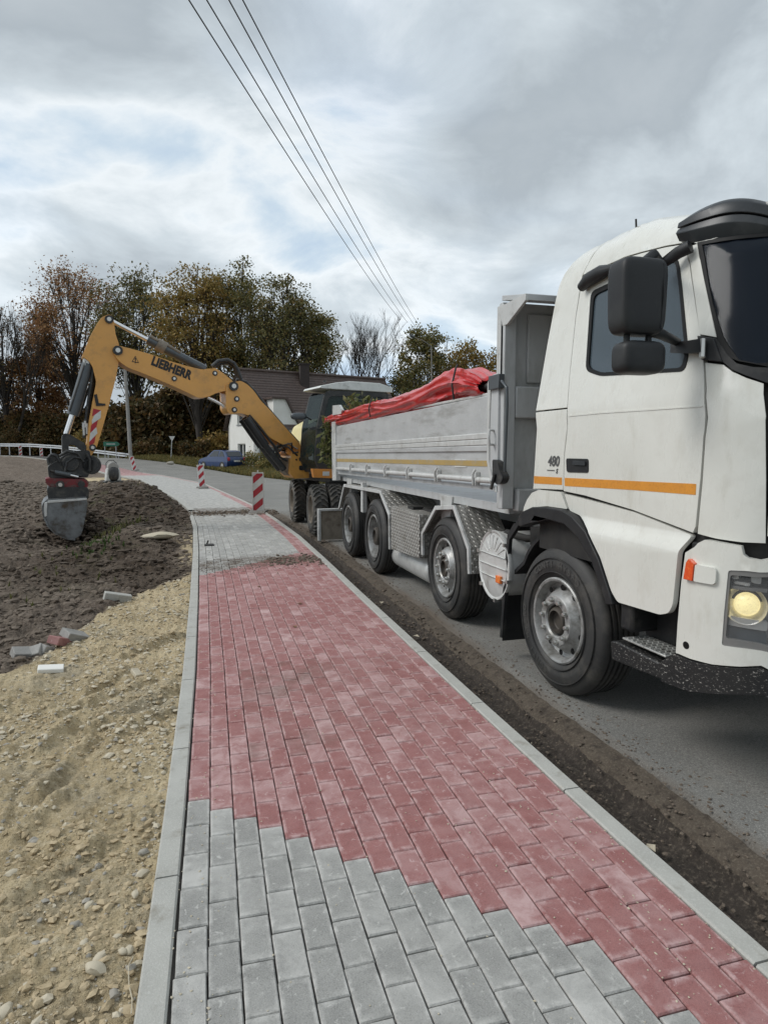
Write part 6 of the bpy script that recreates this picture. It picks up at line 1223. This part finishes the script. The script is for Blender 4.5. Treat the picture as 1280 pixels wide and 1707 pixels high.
def tree(px, Z, ytop, wpx, leaf, label, seed, dens=1., base=.22, group='autumn trees behind the road', nclump=70, lsize=.27, per=150, cy=None, yb=766):
    rs = random.Random(seed); nr_ = np.random.RandomState(seed)
    X = (px-640)/1100*Z; p = hw(X, Z); z0 = float(E(p.y))-.5; h = 1.45+(750-ytop)/1100*Z-z0; Rw = wpx/2/1100*Z; lsize = lsize*.62*Z/64; per = int(per*2.1)
    e = empty(label[1], (p.x, p.y, z0), label[0], 'tree', group); bb = MB(); C = Vector((p.x, p.y, z0)); lean = rs.uniform(-.04, .04)
    th = h*.62; fork = h*base*1.1; tr = .017*h
    bb.tube([C+Vector((lean*k*th, 0, k*th)) + Vector((rs.uniform(-.15,.15), rs.uniform(-.15,.15), 0))*(k > 0) for k in (0, .15, .35, .6, .85, 1.)], [tr*1.35, tr, tr*.9, tr*.7, tr*.45, tr*.2], 8)
    cen = []
    zc = h*(base+(1-base)/2); hz_ = h*(1-base)/2
    while len(cen) < nclump:
        v = nr_.normal(size=3); v /= np.linalg.norm(v); r = nr_.uniform(.35, 1.)**.5
        q = v*r*np.array([Rw*.88, Rw*.8, hz_*.9]); 
        if q[2] < -hz_*.5 and nr_.rand() < .4: continue
        cen.append(q+np.array([0, 0, zc]))
    P = []; tone = []
    for c in cen:
        cw = C+Vector(c); t0 = rs.uniform(.35, .95)*min(1, max(.3, (c[2]-h*base*.4)/th)); sp = C+Vector((lean*t0*th, 0, t0*th*.95)); mid = sp.lerp(cw, .5)+Vector((rs.uniform(-.4,.4), rs.uniform(-.4,.4), rs.uniform(0, .7)))
        r0 = tr*rs.uniform(.16, .34); bb.tube([sp, sp.lerp(mid, .5)+Vector((0,0,.1)), mid, mid.lerp(cw, .6), cw], [r0, r0*.8, r0*.55, r0*.35, r0*.15], 5, False)
        cr = rs.uniform(.75, 1.5)*(Rw/4.5)**.5; n = int(per*dens*.85*rs.uniform(.4, 1.3))
        for k in range(8):
            tip = cw+Vector((rs.gauss(0, cr*.6), rs.gauss(0, cr*.6), rs.gauss(.1, cr*.45))); bb.tube([mid.lerp(cw, .7), cw.lerp(tip, .5)+Vector((0,0,.1)), tip], [r0*.3, r0*.2, .01], 3, False)
            m = n//8; g_ = nr_.normal(size=(m, 3))*np.array([cr*.48, cr*.48, cr*.30]); P.append(g_*.85+np.array(tip)); tone.append(np.clip(nr_.normal(.35+.3*rs.random(), .22, m)+.0*m, 0, 1))
    ob('trunk', bb, M['bark'], e, smooth=60); P = np.concatenate(P)-np.array(C)
    me = scatter_faces('crown', P, None, lsize, M[leaf], 1.4, np.concatenate(tone)); inst('crown', me, e); return e
tree(135, 84, 442, 165, 'lf_rust', ('rust brown oak with open leafy crown behind the excavator stick', 'oak_tree'), 11, .55, .3, nclump=85, lsize=.24)
tree(232, 80, 450, 130, 'lf_dark', ('dark green oak between the rust oak and the golden oak', 'oak_tree'), 12, .75, .28, nclump=75)
tree(335, 63, 436, 150, 'lf_gold', ('tallest tree, golden green oak above the front boom', 'oak_tree'), 13, 1.1, .25, nclump=85)
tree(415, 67, 448, 130, 'lf_green', ('green brown oak behind the middle of the boom', 'oak_tree'), 14, .85, .28)
tree(470, 62, 462, 135, 'lf_dark', ('dark oak rising directly over the house ridge', 'oak_tree'), 15, .8, .26, nclump=75)
tree(515, 66, 488, 100, 'lf_green', ('rightmost of the large leafy oaks, behind the house roof', 'oak_tree'), 16, .8, .25, nclump=55)
tree(70, 88, 560, 110, 'lf_rust', ('low rust coloured tree behind the guardrail at the left', 'young_tree'), 17, 1.1, .1, nclump=60)
tree(18, 84, 512, 85, 'lf_under', ('slim sparse tree at the left edge with thin twigs', 'young_tree'), 18, .18, .25, nclump=60, lsize=.2)
tree(-60, 86, 500, 150, 'lf_rust', ('rust brown tree at the far left edge', 'oak_tree'), 19, .8, .2)
tree(702, 80, 546, 95, 'lf_green', ('green tree right of the bare trees behind the street lamp', 'oak_tree'), 21, .9, .15, nclump=50)
tree(765, 84, 572, 110, 'lf_gold', ('brownish green tree above the front end of the tarpaulin', 'oak_tree'), 22, .8, .15, nclump=50)
tree(825, 82, 580, 90, 'lf_gold', ('golden brown tree partly behind the tipper headboard', 'oak_tree'), 23, .8, .12, nclump=45)
tree(655, 86, 620, 90, 'lf_dark', ('low dark tree at the foot of the bare trees', 'oak_tree'), 24, 1., .05, nclump=40)
tree(960, 75, 560, 160, 'lf_green', ('green tree behind the truck cab', 'oak_tree'), 25, .9, .1, nclump=50)
# bare trees
def bare(px, Z, ytop, label, seed, spread=.45, depth=6):
    rs = random.Random(seed); X = (px-640)/1100*Z; p = hw(X, Z); z0 = float(E(p.y))-.5; h = 1.45+(750-ytop)/1100*Z-z0; e = empty('bare_tree', (p.x, p.y, z0), label, 'tree', 'leafless trees'); bb = MB()
    tips = []
    def grow(a, d, ln, r, k):
        pts = [a]; dd = d.copy(); n = 4
        for i in range(n): dd = (dd+Vector((rs.gauss(0,.10), rs.gauss(0,.10), .05))).normalized(); pts.append(pts[-1]+dd*ln/n)
        bb.tube(pts, [r*(1-.4*i/n) for i in range(n+1)], 6 if k > 4 else 3, False)
        if k == 0: tips.append(pts[-1]); return
        for j in range(3 if k > 1 else 4):
            b = pts[rs.choice([2, 3, 4]) if j else 4]; ax = Vector((rs.gauss(0,1), rs.gauss(0,1), rs.gauss(0,.3))).normalized(); nd = (dd*(1-spread*.3)+ax*spread*rs.uniform(.5, 1.2)+Vector((0,0,.15))).normalized(); grow(b, nd, ln*rs.uniform(.62, .82), max(.011, r*.58), k-1)
    grow(Vector((p.x, p.y, z0)), Vector((rs.uniform(-.05,.05), 0, 1)), h*.30, .011*h+.02, depth)
    top_ = max(v[2] for v in bb.v)-z0; k_ = h/top_; bb.v = [(p.x+(v[0]-p.x)*k_, p.y+(v[1]-p.y)*k_, z0+(v[2]-z0)*k_) for v in bb.v]
    ob('trunk', bb, M['bark'], e, smooth=60)
bare(586, 78, 532, 'leafless tree with a straight stem just right of the oaks', 31, .42); bare(645, 80, 516, 'tallest leafless tree with wide fan of twigs behind the excavator cab', 32, .5); bare(558, 82, 566, 'smaller leafless tree closest to the oaks', 33, .5, 5); bare(612, 84, 560, 'thin leafless tree between the two tallest bare trees', 34, .45, 5)
bare(22, 82, 514, 'leafless twiggy tree at the left edge of the photo', 36, .4, 5); bare(674, 88, 560, 'thin leafless tree right of the tallest bare tree', 35, .45, 5)
# shrubs and undergrowth below the trees
def foliage_cloud(name, blobs, leaf, size, label=None, cat=None, kind=None, seed=1, flat=.6):
    nr_ = np.random.RandomState(seed); P = []; T_ = []
    for (x, y, z, r, n) in blobs:
        for c in range(max(1, n//60)):
            v = nr_.normal(size=3); v /= np.linalg.norm(v); c0 = np.array([x, y, z])+v*r*np.array([1, 1, flat])*nr_.uniform(.3, .95)
            P.append(c0+nr_.normal(size=(60, 3))*r*.22); T_.append(np.clip(nr_.normal(nr_.uniform(.2, .8), .2, 60), 0, 1))
    P = np.concatenate(P); o0 = P.mean(0); me = scatter_faces(name, P-o0, None, size, M[leaf], 1.4, np.concatenate(T_)); o = inst(name, me, None, tuple(o0)); return tag(o, label, cat, None, kind)
def gpt(px, Z): X = (px-640)/1100*Z; p = hw(X, Z); return p.x, p.y
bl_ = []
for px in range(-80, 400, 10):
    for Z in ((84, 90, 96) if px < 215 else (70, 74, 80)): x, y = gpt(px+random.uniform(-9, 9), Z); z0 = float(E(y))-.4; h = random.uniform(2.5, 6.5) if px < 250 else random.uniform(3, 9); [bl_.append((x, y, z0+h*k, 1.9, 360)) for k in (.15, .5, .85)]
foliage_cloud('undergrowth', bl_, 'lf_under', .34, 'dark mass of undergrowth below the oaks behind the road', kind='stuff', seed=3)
bl_ = []
for px in range(540, 1000, 14):
    for Z in (90, 96): x, y = gpt(px+random.uniform(-9, 9), Z); z0 = float(E(y))-.4; h = random.uniform(3, 6); [bl_.append((x, y, z0+h*k, 2.2, 240)) for k in (.2, .6, 1)]
foliage_cloud('distant_undergrowth', bl_, 'lf_green', .4, 'distant undergrowth below the bare trees', kind='stuff', seed=4)
for i, (px, Z, hh, lf, lab) in enumerate([(20, 81, 4.2, 'lf_under', 'brown bush at the left edge behind the guardrail'), (75, 82, 5.2, 'lf_under', 'broad brown bush behind the small beacons'), (150, 78, 4.2, 'lf_gold', 'golden brown bush behind the direction sign'), (250, 64, 2.6, 'lf_under', 'dark low bush right of the utility pole'), (330, 60, 2.2, 'lf_under', 'dark bush behind the blue car'), (365, 62, 3.4, 'lf_gold', 'yellow brown bush left of the white house'), (438, 48.5, 2.2, 'lf_green', 'green bush against the house corner'), (458, 46, 1.5, 'lf_green', 'low green bush at the verge behind the lift cylinder')]):
    x, y = gpt(px, Z); z0 = float(E(y))-.3; foliage_cloud('bush', [(x, y, z0+hh*.3, hh*.45, 900), (x+.6, y, z0+hh*.55, hh*.35, 700), (x-.7, y+.3, z0+hh*.4, hh*.4, 700)], lf, .2 if Z > 55 else .12, lab, 'bush', seed=40+i)
# grass verge across the road
def tufts(name, pts, h, w, m, **kw):
    mb = MB()
    for (x, y, z) in pts:
        for k in range(5):
            a = random.random()*6.28; b = random.uniform(.2, .9)*h*.6; hh = h*random.uniform(.5, 1.2); dx, dy = math.cos(a), math.sin(a); ww = w*random.uniform(.6, 1.2)
            mb.add([(x-dy*ww, y+dx*ww, z), (x+dy*ww, y-dx*ww, z), (x+dx*b*.5+dy*ww*.6, y+dy*b*.5-dx*ww*.6, z+hh*.65), (x+dx*b*.5-dy*ww*.6, y+dy*b*.5+dx*ww*.6, z+hh*.65), (x+dx*b, y+dy*b, z+hh*.95)], [(0,1,2,3), (3,2,4)])
    me = bpy.data.meshes.new(name); me.from_pydata(mb.v, [], mb.f); me.materials.append(m); at = me.attributes.new('tone', 'FLOAT', 'FACE'); at.data.foreach_set('value', np.random.rand(len(mb.f)).astype('f')); o = inst(name, me, None); return tag(o, **kw)
vp = []
for i in range(5200):
    s = random.uniform(24, 66); w_ = float(np.interp(s, [0, 30, 50, 90], [1, 1, 1.12, 1.3])*np.interp(s, [-10, 20, 40, 60], [6.2, 5.9, 5.2, 5.4])+np.interp(s, [0, 16, 22, 60], [.64, .62, .40, .35])); x = float(RRr(s))+w_+abs(random.gauss(0, 1.6))
    vp.append((x, s, float(E(s))-.25+min(.2, (x-float(RRr(s))-w_)*.1)))
tufts('verge_grass', vp, .28, .02, M['lf_green'], label='rough green grass on the verge across the road', kind='stuff')
wd = [(x+random.gauss(0, .16), y+random.gauss(0, .22), 0) for x, y in [(-1.425,10.429), (-1.424,11.084)] for k in range(26)]; wd = [(x, y, field_z(x, y)) for x, y, z in wd]
tufts('weeds', wd, .085, .013, M['lf_fresh'], label='patch of fresh green weeds in the dug soil below the bucket', kind='stuff')
wd = [(x+random.gauss(0, .2), y+random.gauss(0, .3), 0) for x, y in [(-1.391,12.676), (-1.314,13.131)] for k in range(20)]; wd = [(x, y, field_z(x, y)) for x, y, z in wd]
tufts('dug_grass', wd, .15, .012, M['lf_dry'], label='pale torn up grass beside the bucket', kind='stuff')
wd = [(x+random.gauss(0, .5), y+random.gauss(0, .9), 0) for x, y in [(-1.415,18.89), (-1.659,9.651), (-1.72,8.153)] for k in range(14)]; wd = [(x, y, field_z(x, y)) for x, y, z in wd]
tufts('sparse_weeds', wd, .08, .01, M['lf_dry'], label='sparse pale weeds growing over the soil heap', kind='stuff')
# root clump hanging from the bucket mouth and dug soil under it
rc = ef((4.138,0.069)[0], 0, 0); pts = []
for i in range(520): a = random.gauss(0, .28); b = random.gauss(0, .22); p_ = ef((4.038,0.007)[0]+a, 0, random.gauss(0, .3)); pts.append((p_.x, p_.y, field_z(p_.x, p_.y)+max(0, .34-abs(a)*.9-abs(b)*.2)*random.random()+.02, random.uniform(.02, .07)))
rocks('dug_soil_pile', pts, M['darkclod'], kind='stuff', label='loose dark soil piled in the bucket mouth')
# dry branches between the tipper tail and the excavator cab
bb = MB(); P = []
rs = random.Random(5)
for k in range(14):
    s = 11.5+rs.gauss(0, .10); y0 = 1.92+rs.uniform(-.05, .12); x = 2.36+rs.uniform(-.12, .25); pts = [Vector((x, s, y0))]
    for j in range(6): pts.append(pts[-1]+Vector((rs.gauss(-.01, .035), rs.gauss(0, .03), -rs.uniform(.07, .17))))
    bb.tube(pts, .005, 4, False); [P.append(np.array(p)+np.random.normal(size=(6, 3))*.04) for p in pts[1:]]
for k in range(7):
    s = rs.choice([10.9, 11.2, 10.2])+rs.gauss(0, .15); pts = [Vector((2.55+rs.uniform(0, .3), s, 1.9))]
    for j in range(4): pts.append(pts[-1]+Vector((rs.gauss(0, .05), rs.gauss(0, .05), rs.uniform(.06, .12))))
    bb.tube(pts, .005, 4, False); [P.append(np.array(p)+np.random.normal(size=(8, 3))*.04) for p in pts[1:]]
e = empty('loaded_branches', (2.45, 11.45, 1.9), 'leafy cut branches hanging over the tail of the tipping body', 'branches')
ob('twig', bb, M['bark'], e, kind='stuff'); P = np.concatenate(P); me = scatter_faces('leaves', P-np.array([2.45, 11.45, 1.9]), None, .055, M['lf_dry'], 2.2); o = inst('leaves', me, e); o['kind'] = 'stuff'
# fallen leaves on paving and in the trench
lf = [((1.908,2.333), M['pebble']), ((2.103,2.521), M['pebble2']), ((2.063,7.191), M['pebble']), ((1.992,5.773), M['pebble']), ((2.565,5.938), M['pebble2']), ((1.88,3.029), M['lf_dry'])]
for (x, s), m_ in lf:
    mb = MB(); mb.add([(0, -.025, .0), (.018, 0, .008), (0, .03, .002), (-.018, 0, .009)], [(0,1,2), (0,2,3)]); me = mesh_of('fallen_leaf', mb.v, mb.f, m_); o = inst('fallen_leaf', me, None, (x, s, -.305), (0, 0, random.random()*6)); sc_ = 1.1+.06*s; o.scale = (sc_,)*3
    tag(o, 'pale fallen leaf or scrap lying on the dark soil of the trench', 'leaf', 'scraps in the trench')

# crumbs, chips and a few fallen leaves on the paving
pts = []
for i in range(1100):
    s = 1.3*(16/1.3)**random.random(); x = float(LLl(s))+random.choice([random.uniform(.0, .25), random.uniform(.1, 1.7), random.uniform(1.35, 1.72)]); pts.append((x, s, .001, random.uniform(.0012, .0035)*(1+s*.12)))
rocks('paving_grit', pts, M['pebble'], kind='stuff', label='sand grains and small chips lying on the paving and kerbs')
pts = []
for i in range(900):
    s = 1.6*(18/1.6)**random.random(); x = float(RRr(s))+.66+abs(random.gauss(0, .22)); pts.append((x, s, -.219, random.uniform(.003, .009)*(1+s*.05)))
rocks('road_crumbs', pts, M['clod'], kind='stuff', label='soil crumbs dragged onto the asphalt edge')
leafm = mat('brown_fallen_leaf', (.20,.10,.04), .7, c2=(.13,.07,.03), scale=20)
for k, (x, s, lab) in enumerate([(.78, 5.3, 'small brown leaf on the red paving in the middle of the path'), (.95, 6.1, 'small brown leaf on the red paving near the right kerb'), (.66, 7.0, 'small brown leaf on the red paving just before the spilled soil')]):
    mb = MB(); mb.add([(0, -.02, 0), (.016, .0, .007), (0, .026, .002), (-.016, 0, .008), (0, 0, .001)], [(0,1,4), (1,2,4), (2,3,4), (3,0,4)]); o = inst('fallen_leaf', mesh_of('fallen_leaf', mb.v, mb.f, leafm), None, (x, s, .003), (0, 0, k*1.3), (1.3, 1.3, 1.3)); tag(o, lab, 'leaf')
mb = MB(); mb.box((.16, 10.25, -.01), (.30, 10.42, .012)); mb.tube([(.2, 10.5, .0), (.22, 10.52, .05)], .012, 6); ob('valve_cover', mb, M['dark'], label='small dark valve cover with a peg set in the grey paving', cat='utility cover', base=(.23, 10.3, 0))
